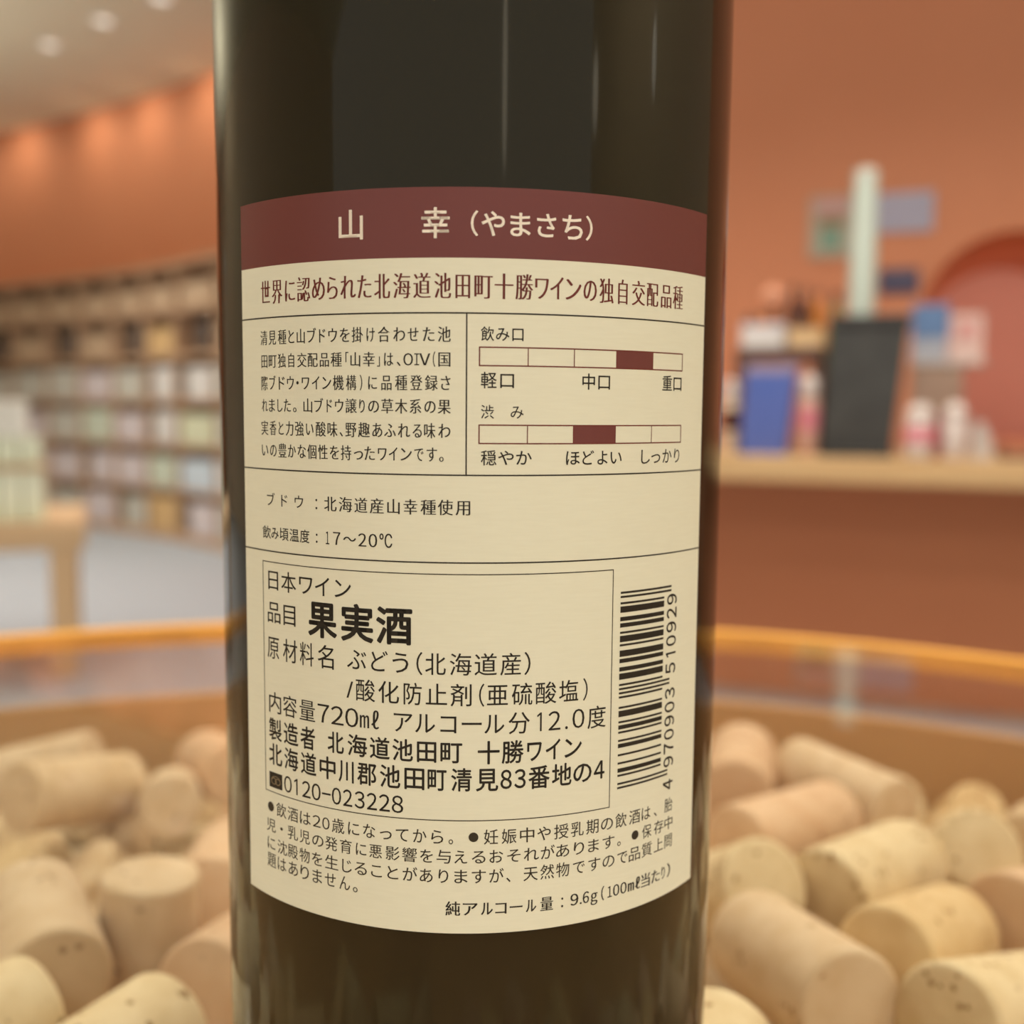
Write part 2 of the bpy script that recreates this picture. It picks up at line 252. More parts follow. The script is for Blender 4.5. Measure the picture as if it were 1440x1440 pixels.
CORKS = [
  ('A',-138.1,205.1,-133.9,-0.516,-0.833,0.199,44.0,12.0,0),
  ('A2',-165.5,242.0,-139.6,-0.973,0.023,-0.231,44.0,11.5,1),
  ('B',-97.5,245.2,-139.2,-0.494,0.855,-0.159,42.0,12.5,2),
  ('C',-106.2,208.5,-138.7,-0.25,0.934,-0.254,40.0,10.5,1),
  ('D',-81.6,98.5,-138.5,-0.07,-0.002,-0.998,44.0,12.0,1),
  ('E',-100.9,82.8,-125.8,-0.471,0.882,-0.0,44.0,12.3,1),
  ('F',-103.3,34.3,-125.6,-0.571,-0.821,-0.006,44.0,12.0,3),
  ('G',-72.5,32.0,-128.0,-0.438,-0.899,0.026,42.0,12.0,3),
  ('H',-74.3,148.1,-139.5,-0.09,0.99,-0.113,42.0,12.0,2),
  ('I',-55.9,90.6,-135.9,0.199,0.959,-0.201,44.0,12.0,2),
  ('J',96.7,209.5,-130.1,-0.301,-0.952,-0.059,40.0,12.5,2),
  ('K',128.1,192.6,-130.0,0.463,-0.886,-0.031,46.0,11.8,1),
  ('L',94.8,146.3,-126.0,-0.805,-0.591,0.05,46.0,11.8,2),
  ('M',108.4,114.8,-126.8,0.76,0.646,-0.071,45.0,12.4,3),
  ('M2',144.4,140.1,-134.1,0.07,0.828,-0.556,44.0,12.0,3),
  ('N',69.4,116.5,-132.2,-0.283,0.813,-0.508,44.0,12.2,3),
  ('O',75.0,68.7,-127.6,-0.227,0.964,-0.139,44.0,12.3,1),
  ('Q',151.5,104.7,-132.5,0.755,0.622,-0.209,44.0,12.5,2),
  ('R',114.2,51.9,-128.8,0.808,0.541,-0.233,44.0,12.2,3),
  ('S',39.1,19.7,-125.6,-0.541,-0.841,-0.004,42.0,12.0,3),
  ('T',175.9,153.0,-133.7,0.545,0.813,-0.208,44.0,12.0,0),
  ('V',108.8,81.2,-128.2,-0.683,-0.7,0.208,44.0,12.0,4),
  ('f0',-68.1,-177.7,-178.6,-0.239,0.971,-0.0,43.9,11.4,0),
  ('f1',-34.6,-171.7,-178.6,0.963,-0.268,0.0,41.0,11.4,3),
  ('f2',-0.2,-177.3,-170.0,-0.118,-0.775,-0.621,44.5,11.6,2),
  ('f3',33.2,-175.6,-177.5,-0.628,-0.778,-0.014,43.4,12.3,4),
  ('f4',63.1,-180.5,-174.6,0.23,0.938,0.261,42.2,12.4,2),
  ('f5',-110.9,-145.1,-174.5,-0.772,0.57,-0.283,45.0,11.5,1),
  ('f6',-80.0,-134.1,-156.1,-0.451,0.865,0.22,42.4,11.8,3),
  ('f7',-47.7,-144.7,-174.9,-0.963,0.077,-0.259,42.7,11.8,2),
  ('f8',-13.0,-143.1,-178.8,-0.217,0.976,0.0,42.1,11.2,1),
  ('f9',12.0,-145.0,-173.3,0.354,-0.867,-0.351,44.1,12.2,3),
  ('f10',43.7,-141.5,-170.8,-0.704,0.425,-0.569,43.8,11.8,4),
  ('f11',82.7,-150.7,-178.6,-0.943,0.333,-0.001,40.9,11.4,1),
  ('f12',117.5,-150.5,-178.6,0.043,0.999,-0.0,42.5,11.4,4),
  ('f13',-163.7,-115.3,-178.2,-0.636,-0.772,0.0,44.3,11.8,4),
  ('f14',-130.5,-119.8,-164.5,-0.908,-0.296,-0.297,42.6,11.8,3),
  ('f15',-96.9,-118.9,-178.0,-0.46,0.888,0.005,45.0,11.9,1),
  ('f16',-68.4,-112.2,-168.2,-0.039,0.65,0.759,43.4,12.4,0),
  ('f17',-31.8,-118.8,-164.9,-0.87,-0.143,-0.472,44.9,11.8,3),
  ('f18',6.1,-110.4,-177.9,0.992,-0.128,-0.001,42.9,12.0,0),
  ('f19',29.0,-118.7,-156.9,-0.963,0.097,0.25,42.3,11.2,2),
  ('f20',54.8,-114.8,-178.5,-0.429,0.903,-0.0,41.7,11.5,1),
  ('f21',96.6,-121.0,-178.4,-0.927,-0.375,0.004,44.8,11.6,2),
  ('f22',136.5,-115.9,-170.4,-0.691,0.435,0.577,43.8,12.3,2),
  ('f23',-135.0,-90.9,-178.0,-0.676,0.737,0.0,40.3,12.0,0),
  ('f24',-113.1,-80.9,-169.3,0.602,-0.14,-0.786,40.4,11.8,4),
  ('f25',-83.3,-84.7,-168.3,0.049,-0.638,-0.769,42.9,12.1,1),
  ('f26',-45.2,-95.6,-178.7,-0.968,0.251,-0.0,44.6,11.3,2),
  ('f27',-15.9,-83.1,-169.7,0.076,-0.674,0.735,40.4,12.1,0),
  ('f28',20.6,-85.9,-176.4,0.99,-0.012,0.138,44.7,11.8,1),
  ('f29',56.4,-85.6,-163.6,0.556,0.544,-0.628,45.9,11.9,2),
  ('f30',83.7,-91.8,-178.0,0.546,0.838,-0.0,44.6,12.0,0),
  ('f31',116.6,-83.0,-173.4,-0.48,-0.804,0.352,44.7,11.8,2),
  ('f32',148.3,-87.7,-172.8,-0.369,0.806,0.462,41.1,11.9,1),
  ('f33',-161.5,-62.5,-174.2,0.322,0.905,0.278,45.9,11.9,4),
  ('f34',-127.4,-56.9,-166.3,0.641,0.231,0.732,42.2,11.6,2),
  ('f35',-94.4,-59.6,-178.3,-0.992,0.128,-0.0,41.4,11.7,1),
  ('f36',-51.9,-57.0,-178.4,-0.564,-0.826,0.0,45.3,11.6,0),
  ('f37',-35.1,-66.4,-163.7,-0.59,-0.807,0.037,44.2,11.9,2),
  ('f38',-0.3,-58.4,-171.1,-0.397,0.674,-0.623,40.2,11.9,2),
  ('f39',33.9,-59.3,-177.7,-0.915,0.404,-0.0,41.3,12.3,1),
  ('f40',61.4,-56.0,-161.8,-0.786,-0.122,0.606,43.5,11.3,2),
  ('f41',104.7,-52.1,-178.1,-0.931,-0.366,-0.001,40.4,11.9,1),
  ('f42',136.3,-55.1,-166.7,-0.538,-0.187,0.822,45.3,11.9,3),
  ('f43',167.5,-60.5,-178.7,0.009,1.0,0.0,45.7,11.3,1),
  ('f44',-184.1,-30.3,-178.4,-0.997,0.073,0.0,45.4,11.6,4),
  ('f45',-143.0,-28.4,-169.5,-0.408,0.589,-0.697,42.2,12.2,4),
  ('f46',-116.4,-28.7,-171.2,-0.233,-0.767,-0.598,41.2,11.7,1),
  ('f47',-80.8,-36.3,-177.6,-0.993,0.116,0.003,43.0,12.3,0),
  ('f48',-50.6,-22.1,-167.8,0.666,0.078,-0.742,45.2,12.2,1),
  ('f49',-17.0,-32.8,-158.7,-0.985,0.044,0.166,45.8,11.8,3),
  ('f50',21.7,-22.9,-159.2,0.147,0.796,0.587,43.1,11.2,1),
  ('f51',49.0,-31.0,-171.8,-0.295,0.792,0.534,41.9,11.8,1),
  ('f52',75.8,-24.9,-157.1,-0.721,-0.654,0.228,44.8,12.2,2),
  ('f53',99.9,-27.1,-178.5,0.901,0.434,0.0,41.4,11.5,1),
  ('f54',144.4,-29.4,-169.5,0.976,0.033,0.216,42.1,11.7,4),
  ('f55',186.2,-30.4,-177.8,-0.736,0.677,-0.0,41.7,12.2,2),
  ('f56',-198.2,6.1,-174.0,0.503,-0.786,-0.361,42.9,11.4,0),
  ('f57',-162.6,-2.8,-162.8,0.702,-0.513,0.494,43.2,11.4,4),
  ('f58',-132.3,1.5,-178.1,0.99,-0.139,0.005,44.1,11.9,0),
  ('f59',-93.8,1.7,-178.0,-0.183,-0.983,0.0,41.8,12.0,4),
  ('f60',-61.1,-1.5,-177.8,-0.841,-0.542,0.0,40.2,12.2,4),
  ('f61',-24.0,-1.4,-174.3,0.398,-0.869,-0.295,45.4,11.5,2),
  ('f62',4.3,-10.6,-169.3,-0.081,0.68,0.729,42.2,11.4,0),
  ('f63',29.1,3.5,-174.3,-0.077,-0.961,-0.265,45.1,12.1,2),
  ('f64',59.8,-3.8,-178.7,0.481,-0.877,-0.0,45.9,11.3,0),
  ('f65',93.8,3.4,-175.0,-0.96,0.127,0.248,45.6,11.5,3),
  ('f66',131.2,7.5,-177.9,-0.089,0.996,-0.005,42.6,12.1,4),
  ('f67',156.9,5.9,-178.1,0.005,-1.0,-0.001,44.4,11.9,0),
  ('f68',194.1,6.8,-178.1,-0.931,-0.362,0.041,45.7,11.3,1),
  ('f69',-170.7,26.4,-177.8,-0.999,0.044,-0.001,44.9,12.2,1),
  ('f70',-141.8,29.8,-156.5,-0.122,-0.98,-0.158,42.6,11.7,3),
  ('f71',-116.9,30.2,-177.7,0.94,0.342,0.001,42.9,12.3,4),
  ('f72',-74.6,24.7,-163.0,0.579,-0.771,0.265,43.1,12.2,3),
  ('f73',-44.6,31.0,-169.1,-0.738,-0.144,-0.66,45.0,11.9,2),
  ('f74',-10.3,22.8,-178.1,-0.554,0.833,-0.0,42.6,11.9,4),
  ('f75',22.8,38.6,-178.6,0.858,0.513,0.0,41.9,11.4,2),
  ('f76',53.3,23.4,-158.2,-0.632,0.757,-0.164,45.4,11.9,4),
  ('f77',79.6,28.9,-177.8,0.998,-0.07,-0.0,43.1,12.2,1),
  ('f78',112.2,21.1,-161.1,0.023,-0.946,0.324,43.6,11.2,3),
  ('f79',143.3,23.7,-157.6,0.311,-0.94,0.137,42.6,11.6,0),
  ('f80',178.7,32.5,-170.1,0.79,-0.144,-0.596,44.7,11.9,3),
  ('f81',-192.3,58.8,-165.2,-0.65,0.755,0.093,44.4,11.5,4),
  ('f82',-157.6,56.6,-177.6,0.81,-0.586,0.0,45.7,12.4,0),
  ('f83',-123.0,57.8,-156.9,0.639,-0.747,-0.184,42.8,11.2,2),
  ('f84',-100.2,59.6,-177.8,-0.913,0.408,0.0,40.5,12.2,2),
  ('f85',-61.0,61.1,-171.6,0.378,0.785,0.49,45.8,11.3,0),
  ('f86',-27.5,59.2,-178.3,-0.887,-0.462,0.0,44.9,11.7,3),
  ('f87',5.1,54.3,-172.1,0.69,0.49,-0.532,42.0,11.3,0),
  ('f88',25.3,54.8,-157.0,-0.331,-0.916,0.228,45.6,12.4,4),
  ('f89',65.5,61.3,-177.7,-0.718,-0.696,0.001,43.4,12.3,3),
  ('f90',95.7,57.5,-169.3,-0.39,0.534,0.75,41.8,11.6,2),
  ('f91',122.8,56.3,-171.9,0.368,-0.801,-0.472,45.1,11.6,2),
  ('f92',157.7,52.0,-176.0,-0.541,-0.811,-0.224,40.2,11.5,1),
  ('f93',-180.2,90.7,-177.3,0.555,0.826,0.104,40.9,11.5,1),
  ('f94',-144.6,78.0,-177.0,-0.806,0.587,0.078,43.4,12.0,3),
  ('f95',-116.1,88.7,-170.5,-0.825,0.041,0.564,45.6,11.5,0),
  ('f96',-77.6,82.9,-171.5,0.721,0.462,-0.516,42.4,12.3,2),
  ('f97',-42.6,91.2,-178.0,-0.439,0.899,-0.001,40.1,12.0,1),
  ('f98',-15.6,92.5,-170.1,0.324,0.72,-0.614,44.9,11.3,1),
  ('f99',15.4,85.4,-173.8,0.884,0.308,0.352,45.2,11.2,3),
  ('f100',52.0,84.6,-169.4,0.12,-0.734,0.669,43.8,11.9,1),
  ('f101',87.1,88.6,-158.5,-0.978,-0.075,-0.192,42.0,11.4,2),
  ('f102',110.0,85.3,-178.6,-0.919,-0.394,0.0,45.7,11.4,0),
  ('f103',142.7,79.0,-172.0,0.116,0.822,0.558,40.7,11.5,1),
  ('f104',174.1,83.3,-178.0,0.79,-0.613,-0.0,41.0,12.0,4),
  ('f105',209.1,74.9,-177.7,-0.33,-0.944,0.001,45.1,12.3,4),
  ('f106',-223.8,105.5,-169.1,-0.484,-0.688,-0.541,43.0,12.3,3),
  ('f107',-193.8,113.1,-178.3,-0.568,-0.823,-0.0,41.4,11.7,1),
  ('f108',-159.4,117.8,-169.3,-0.277,0.546,-0.791,40.5,11.4,3),
  ('f109',-127.7,109.2,-178.3,0.957,0.29,-0.0,44.8,11.7,3),
  ('f110',-92.5,115.8,-169.5,-0.297,0.715,0.633,45.4,11.6,1),
  ('f111',-57.4,119.0,-161.3,-0.739,-0.568,-0.363,44.7,12.3,4),
  ('f112',-29.3,114.1,-168.0,-0.008,0.527,-0.85,41.6,11.7,4),
  ('f113',0.1,119.2,-164.4,0.541,-0.494,0.681,42.2,11.5,4),
  ('f114',29.7,113.0,-178.6,-0.958,-0.287,-0.0,45.0,11.4,2),
  ('f115',64.8,111.8,-167.8,-0.302,-0.361,0.882,40.8,12.3,1),
  ('f116',95.5,114.9,-177.9,0.439,0.899,-0.0,45.3,12.1,1),
  ('f117',127.6,114.9,-160.7,0.82,0.359,0.445,42.9,11.7,3),
  ('f118',157.0,115.2,-177.6,-0.901,-0.434,-0.0,43.1,12.4,0),
  ('f119',189.9,109.5,-169.0,-0.19,0.793,0.578,41.9,11.6,4),
  ('f120',226.6,110.0,-171.2,0.84,0.072,-0.538,42.3,12.3,2),
  ('f121',-238.4,135.6,-177.7,-0.043,-0.999,-0.0,42.1,12.3,2),
  ('f122',-208.8,145.4,-178.8,0.2,0.98,-0.001,45.8,11.2,4),
  ('f123',-175.7,144.0,-169.9,-0.694,0.256,-0.673,42.6,11.7,1),
  ('f124',-142.3,136.9,-171.5,-0.568,0.655,-0.498,44.4,12.0,4),
  ('f125',-111.0,145.1,-169.4,0.396,0.609,0.687,42.7,12.1,0),
  ('f126',-75.2,137.6,-178.7,-0.99,0.142,0.0,45.8,11.3,4),
  ('f127',-34.3,144.3,-145.9,0.055,0.481,-0.875,45.3,11.8,0),
  ('f128',-14.6,152.8,-178.6,0.711,0.703,-0.0,43.3,11.4,1),
  ('f129',12.2,140.6,-171.0,0.542,-0.546,-0.639,40.1,11.9,3),
  ('f130',42.8,140.2,-158.3,-0.617,-0.75,-0.239,40.1,12.0,0),
  ('f131',76.0,148.8,-164.2,0.041,-0.934,-0.356,42.5,11.7,2),
  ('f132',110.1,150.6,-160.3,0.476,-0.861,-0.179,43.7,11.6,2),
  ('f133',142.5,135.3,-178.6,-0.901,-0.434,-0.0,41.7,11.4,3),
  ('f134',176.4,144.7,-170.1,-0.654,0.507,0.562,41.2,11.2,2),
  ('f135',208.2,141.1,-178.1,-0.007,-1.0,0.0,42.9,11.9,4),
  ('f136',231.1,139.2,-169.0,-0.396,-0.536,0.746,42.3,11.9,3),
  ('f137',-264.1,167.0,-176.3,-0.982,-0.151,0.112,45.4,12.2,2),
  ('f138',-226.3,170.9,-170.7,-0.206,0.777,-0.595,43.6,11.4,2),
  ('f139',-183.9,178.8,-162.3,0.205,0.778,0.593,41.0,12.4,2),
  ('f140',-155.7,173.5,-163.8,-0.493,-0.638,-0.592,41.9,11.9,4),
  ('f141',-123.6,168.0,-177.7,0.976,0.22,-0.005,41.3,12.3,1),
  ('f142',-89.0,168.9,-169.1,-0.403,0.506,0.763,41.6,11.8,1),
  ('f143',-59.2,170.4,-178.8,-0.139,-0.99,0.0,40.1,11.2,3),
  ('f144',-28.3,174.0,-162.5,-0.994,0.037,-0.103,42.2,11.2,0),
  ('f145',12.4,177.4,-169.2,-0.335,-0.57,0.75,41.8,11.6,4),
  ('f146',34.8,166.7,-178.4,-0.392,-0.92,-0.0,40.5,11.6,2),
  ('f147',60.3,163.9,-178.5,0.266,0.964,0.0,42.9,11.5,0),
  ('f148',91.1,163.2,-178.7,-0.29,0.957,0.002,44.0,11.2,0),
  ('f149',120.5,164.1,-178.0,-0.636,0.772,-0.001,41.6,12.0,2),
  ('f150',158.6,173.4,-178.2,0.663,0.749,-0.0,41.7,11.8,3),
  ('f151',190.4,175.4,-169.6,0.3,0.745,0.596,45.7,12.2,4),
  ('f152',226.2,168.7,-164.2,-0.756,0.509,-0.412,43.4,12.1,1),
  ('f153',254.6,161.5,-177.8,-0.476,0.878,0.056,44.9,11.4,2),
  ('f154',-301.7,195.1,-163.6,-0.746,0.379,-0.548,41.6,11.7,1),
  ('f155',-273.3,197.9,-178.7,-0.769,-0.639,0.0,40.5,11.3,3),
  ('f156',-239.8,199.0,-166.7,-0.806,-0.582,0.108,45.1,11.9,0),
  ('f157',-203.5,195.2,-168.7,-0.1,-0.746,-0.659,45.6,12.4,3),
  ('f158',-175.4,198.4,-178.2,-0.678,0.735,0.0,41.0,11.8,0),
  ('f159',-146.7,200.0,-172.3,-0.492,0.753,0.436,45.4,11.5,4),
  ('f160',-118.1,192.3,-168.4,-0.506,-0.388,0.771,41.2,11.4,0),
  ('f161',-77.1,198.2,-178.2,-0.874,-0.486,-0.0,44.0,11.8,0),
  ('f162',-42.6,198.9,-156.6,0.92,0.376,0.111,43.5,12.1,0),
  ('f163',-21.5,190.0,-178.6,-0.99,0.139,-0.0,45.1,11.4,4),
  ('f164',15.2,201.0,-157.9,0.956,0.219,0.195,40.0,11.9,3),
  ('f165',43.8,200.3,-176.2,0.964,-0.171,0.202,42.3,11.2,3),
  ('f166',84.9,201.4,-167.0,0.623,-0.195,-0.758,45.6,11.4,1),
  ('f167',116.9,196.2,-169.2,0.013,-0.611,0.792,41.0,11.3,3),
  ('f168',143.4,192.2,-174.3,-0.663,-0.672,-0.33,41.3,11.8,2),
  ('f169',179.3,207.0,-168.3,-0.308,0.578,0.756,44.0,11.4,4),
  ('f170',210.5,203.1,-168.3,-0.136,0.472,0.871,40.3,11.8,4),
  ('f171',234.6,204.5,-162.9,0.04,-0.893,-0.448,44.5,12.1,2),
  ('f172',276.9,188.3,-178.6,0.171,0.985,-0.0,45.8,11.4,4),
  ('f173',-292.8,230.4,-178.2,0.452,0.892,0.0,43.3,11.8,4),
  ('f174',-254.6,227.2,-178.1,0.927,-0.374,-0.002,40.2,11.9,3),
  ('f175',-218.6,230.7,-177.8,0.63,-0.776,0.0,42.8,12.2,2),
  ('f176',-191.1,235.3,-171.2,-0.154,0.788,-0.596,41.1,11.9,0),
  ('f177',-156.4,230.7,-178.7,0.948,0.318,-0.0,44.5,11.3,3),
  ('f178',-129.2,222.6,-165.5,-0.08,0.669,0.739,43.1,11.2,0),
  ('f179',-99.2,225.8,-178.1,0.899,-0.439,0.008,43.6,11.8,3),
  ('f180',-59.4,227.1,-171.6,0.664,-0.531,0.527,43.5,11.4,3),
  ('f181',-33.7,228.1,-178.7,0.399,-0.917,-0.0,41.1,11.3,4),
  ('f182',-4.1,225.2,-178.0,-0.102,-0.995,0.0,44.6,12.0,2),
  ('f183',31.6,225.9,-173.3,-0.9,0.192,-0.39,41.8,12.0,3),
  ('f184',64.6,229.4,-178.1,-0.393,0.919,0.0,44.8,11.9,2),
  ('f185',96.6,229.1,-166.7,0.509,-0.21,0.835,44.9,11.5,2),
  ('f186',127.3,225.2,-178.0,-0.829,0.559,-0.003,41.1,12.0,3),
  ('f187',159.3,234.1,-178.1,0.156,-0.988,-0.0,44.4,11.9,1),
  ('f188',189.6,231.7,-178.3,-0.537,0.844,0.0,44.3,11.7,4),
  ('f189',221.5,236.4,-177.7,0.012,1.0,-0.001,44.6,12.3,0),
  ('f190',251.0,219.8,-177.6,-0.321,0.947,0.003,45.4,12.3,4),
  ('f191',-242.3,259.2,-178.5,0.806,0.593,-0.0,41.1,11.5,2),
  ('f192',-210.2,257.9,-167.1,0.109,0.756,-0.645,41.9,11.9,4),
  ('f193',-175.6,261.1,-178.7,-0.744,0.668,0.0,43.7,11.3,3),
  ('f194',-145.7,262.7,-169.8,0.002,0.798,-0.602,45.0,12.1,3),
  ('f195',-110.3,256.0,-178.6,0.968,-0.252,-0.0,43.7,11.4,3),
  ('f196',-68.4,257.6,-171.0,-0.825,0.0,0.565,41.4,12.3,2),
  ('f197',-44.7,253.4,-156.9,-0.514,-0.855,0.066,40.1,12.2,4),
  ('f198',-19.7,254.4,-170.5,-0.198,-0.772,0.604,43.9,11.4,1),
  ('f199',21.1,250.8,-169.7,0.707,0.238,-0.666,43.6,11.5,1),
  ('f200',45.2,260.0,-160.8,0.08,-0.978,0.192,45.8,11.7,1),
  ('f201',80.4,253.8,-169.0,0.587,0.23,-0.776,41.2,12.0,1),
  ('f202',108.8,259.3,-167.4,0.535,-0.258,-0.805,44.9,11.4,3),
  ('f203',138.8,257.6,-165.8,-0.477,-0.866,0.152,44.7,11.8,4),
  ('f204',175.6,270.0,-170.2,-0.218,-0.798,0.562,45.5,12.2,3),
  ('f205',200.0,257.4,-170.0,0.024,-0.779,0.626,44.6,11.3,4),
  ('f206',-192.2,292.8,-178.4,-0.989,-0.15,0.001,44.9,11.6,0),
  ('f207',-161.8,284.7,-162.4,0.379,0.902,-0.206,43.6,12.3,2),
  ('f208',-128.0,289.8,-174.0,0.657,-0.674,0.337,43.8,11.5,3),
  ('f209',-97.4,290.4,-177.7,-0.148,0.989,-0.004,45.1,12.3,2),
  ('f210',-61.6,291.5,-178.2,0.676,0.737,-0.0,45.2,11.8,4),
  ('f211',-32.9,282.6,-175.7,-0.816,-0.539,-0.21,41.2,11.9,4),
  ('f212',1.1,278.4,-171.5,-0.098,0.796,-0.597,40.8,11.4,2),
  ('f213',30.5,287.0,-178.5,0.566,0.825,-0.0,42.3,11.5,1),
  ('f214',62.0,282.0,-178.6,-0.059,0.998,0.0,45.0,11.4,3),
  ('f215',99.7,280.6,-178.4,-1.0,0.013,0.0,45.2,11.6,0),
  ('f216',130.3,297.8,-178.3,0.771,-0.637,-0.001,40.9,11.7,0),
  ('f217',-114.3,324.2,-175.5,-0.872,-0.445,0.205,40.7,12.2,3),
  ('f218',-75.7,316.1,-172.3,0.127,0.854,-0.504,40.6,12.0,1),
  ('f219',-44.6,319.1,-164.0,0.916,-0.307,-0.257,40.2,11.3,2),
  ('f220',-10.9,319.3,-172.2,0.082,-0.88,0.468,43.6,11.7,0),
  ('f221',18.4,317.7,-178.8,0.644,0.765,0.0,40.8,11.2,2),
  ('f222',48.1,318.3,-166.8,0.15,0.744,-0.651,44.6,12.3,3),
  ('f223',82.4,312.9,-177.6,-0.736,0.677,-0.001,40.7,12.4,1),
]

# ------------------------------------------------------------------ materials of the room
TERRA = mat('terracotta_paint', lin(208, 139, 105), .75, .3, noise=(3, .9, lin(203, 133, 99)))
PINK = mat('niche_paint', lin(208, 150, 132), .75, .3)
CREAM = mat('ceiling_paint', lin(234, 230, 208), .8, .3)
SIDE = mat('beige_wall_paint', lin(205, 190, 168), .8, .3)
CARPET = mat('grey_floor', lin(160, 164, 171), .8, .3, noise=(60, .8, lin(152, 156, 163)))
PINE = mat('pine_wood', lin(206, 174, 136), .5, .4, noise=(5, .8, lin(192, 157, 117), (1, 1, 14)))
SHELFWOOD = mat('shelf_wood', lin(194, 160, 131), .6, .35, noise=(6, .8, lin(181, 146, 116), (2, 2, 9)))
COUNTERWOOD = mat('counter_top_wood', lin(205, 168, 122), .5, .4, noise=(4, .8, lin(192, 152, 104), (1, 6, 6)))

# ------------------------------------------------------------------ floor, ceiling, walls
CEIL = EYE+1.97
# plan of the curved wall behind the bottle shelves (left to right), then the wall behind the counter
W1 = [(-5.6, 8.72), (-4.9, 8.62), (-4.2, 8.36), (-3.44, 7.99), (-2.93, 7.65), (-2.42, 7.25), (-1.975, 6.87), (-1.55, 6.45), (-1.13, 5.95), (-.80, 5.40)]
def spline(pts, k=6):
    out = []
    for i in range(len(pts)-1):
        p0 = Vector(pts[max(i-1, 0)]); p1 = Vector(pts[i]); p2 = Vector(pts[i+1]); p3 = Vector(pts[min(i+2, len(pts)-1)])
        for j in range(k):
            t = j/k
            out.append(.5*((2*p1)+(p2-p0)*t+(2*p0-5*p1+4*p2-p3)*t*t+(3*p1-p0-3*p2+p3)*t**3))
    return out+[Vector(pts[-1])]
CURVE = spline(W1)
def wall_strip(name, pts, z0, z1, m, thick=.08):
    bm = bmesh.new(); pts = [Vector(p) for p in pts]; off = []
    for i, p in enumerate(pts):
        d = (pts[min(i+1, len(pts)-1)]-pts[max(i-1, 0)]).normalized(); off.append(p+Vector((-d.y, d.x))*thick)
    def row(ps, z): return [bm.verts.new((p.x, p.y, z)) for p in ps]
    a, b, c, d = row(pts, z0), row(pts, z1), row(off, z1), row(off, z0)
    for i in range(len(pts)-1):
        for u, v in ((a, b), (b, c), (c, d), (d, a)): bm.faces.new((u[i], u[i+1], v[i+1], v[i]))
    bm.faces.new((a[0], b[0], c[0], d[0])); bm.faces.new((a[-1], b[-1], c[-1], d[-1]))
    return struct(name, bm, m, smooth=False)
wl = F(-1.6, .75, 0); wr = F(2.7, .75, 0)
struct('floor', nbox(-5.7, 4.2, -3.2, 9.2, -.1, 0), CARPET)
struct('ceiling', nbox(-5.7, 4.2, -3.2, 9.2, CEIL, CEIL+.1), CREAM)
wall_strip('wall_back', CURVE, 0, CEIL, TERRA)
wall_strip('wall_middle', [CURVE[-1], Vector((wl.x, wl.y))], 0, CEIL, TERRA)
wall_strip('wall_left', [Vector((-5.6, -3.2)), Vector((-5.6, 8.72))], 0, CEIL, SIDE)
wall_strip('wall_right', [Vector((wr.x, wr.y)), Vector((wr.x+.3, -3.2))], 0, CEIL, SIDE)

def circle3(a, b, c):
    d = 2*(a[0]*(b[1]-c[1])+b[0]*(c[1]-a[1])+c[0]*(a[1]-b[1])); q = [p[0]**2+p[1]**2 for p in (a, b, c)]
    x = (q[0]*(b[1]-c[1])+q[1]*(c[1]-a[1])+q[2]*(a[1]-b[1]))/d; y = (q[0]*(c[0]-b[0])+q[1]*(a[0]-c[0])+q[2]*(b[0]-a[0]))/d
    return x, y, math.hypot(a[0]-x, a[1]-y)
# wall behind the counter, with an arched niche
_a = ct(1299, 420, .75); _b = ct(1440, 323, .75); _c = ct(1363, 344, .75)
NS, NZ0, NR = circle3(_a, _b, _c)
def niche_wall():
    bm = bmesh.new(); T0, T1 = .75, .87
    def V(s, t, z): return bm.verts.new(F(s, t, z))
    N = 40; sill = .70
    arc = [(NS-NR*math.cos(PI*i/N), NZ0+NR*math.sin(PI*i/N)) for i in range(N+1)]
    arc = [(NS-NR, sill)] + arc + [(NS+NR, sill)]
    # above the arc
    lo = [V(s, T0, z) for s, z in arc]; hi = [V(s, T0, CEIL) for s, z in arc]
    for i in range(len(arc)-1):
        if abs(arc[i][0]-arc[i+1][0]) > 1e-9: bm.faces.new((lo[i], lo[i+1], hi[i+1], hi[i]))
    for s0, s1, z0, z1 in ((-1.6, NS-NR, 0, CEIL), (NS+NR, 2.7, 0, CEIL), (NS-NR, NS+NR, 0, sill)):
        bm.faces.new([V(s0, T0, z0), V(s1, T0, z0), V(s1, T0, z1), V(s0, T0, z1)])
    # soffit and jambs
    D = T0+.90
    ins = [V(s, T0, z) for s, z in arc]; ou = [V(s, D, z) for s, z in arc]
    for i in range(len(arc)-1): bm.faces.new((ins[i], ins[i+1], ou[i+1], ou[i]))
    bm.faces.new((ins[0], ou[0], ou[-1], ins[-1]))
    bmesh.ops.remove_doubles(bm, verts=bm.verts[:], dist=1e-5)
    struct('wall_counter', bm, TERRA)
    bm = bmesh.new(); n = [bm.verts.new(F(s, D, z)) for s, z in arc]; m2 = [bm.verts.new(F(s, D+.05, z)) for s, z in arc]
    bm.faces.new(n); bm.faces.new(m2[::-1])
    for i in range(len(arc)): j = (i+1) % len(arc); bm.faces.new((n[i], n[j], m2[j], m2[i]))
    struct('wall_niche', bm, PINK)
niche_wall()
spot('niche_lamp', F(NS+.10, .80, NZ0+.13), 13, 95, .7, (1, .92, .82), .05, aim=F(NS, 1.65, .80))

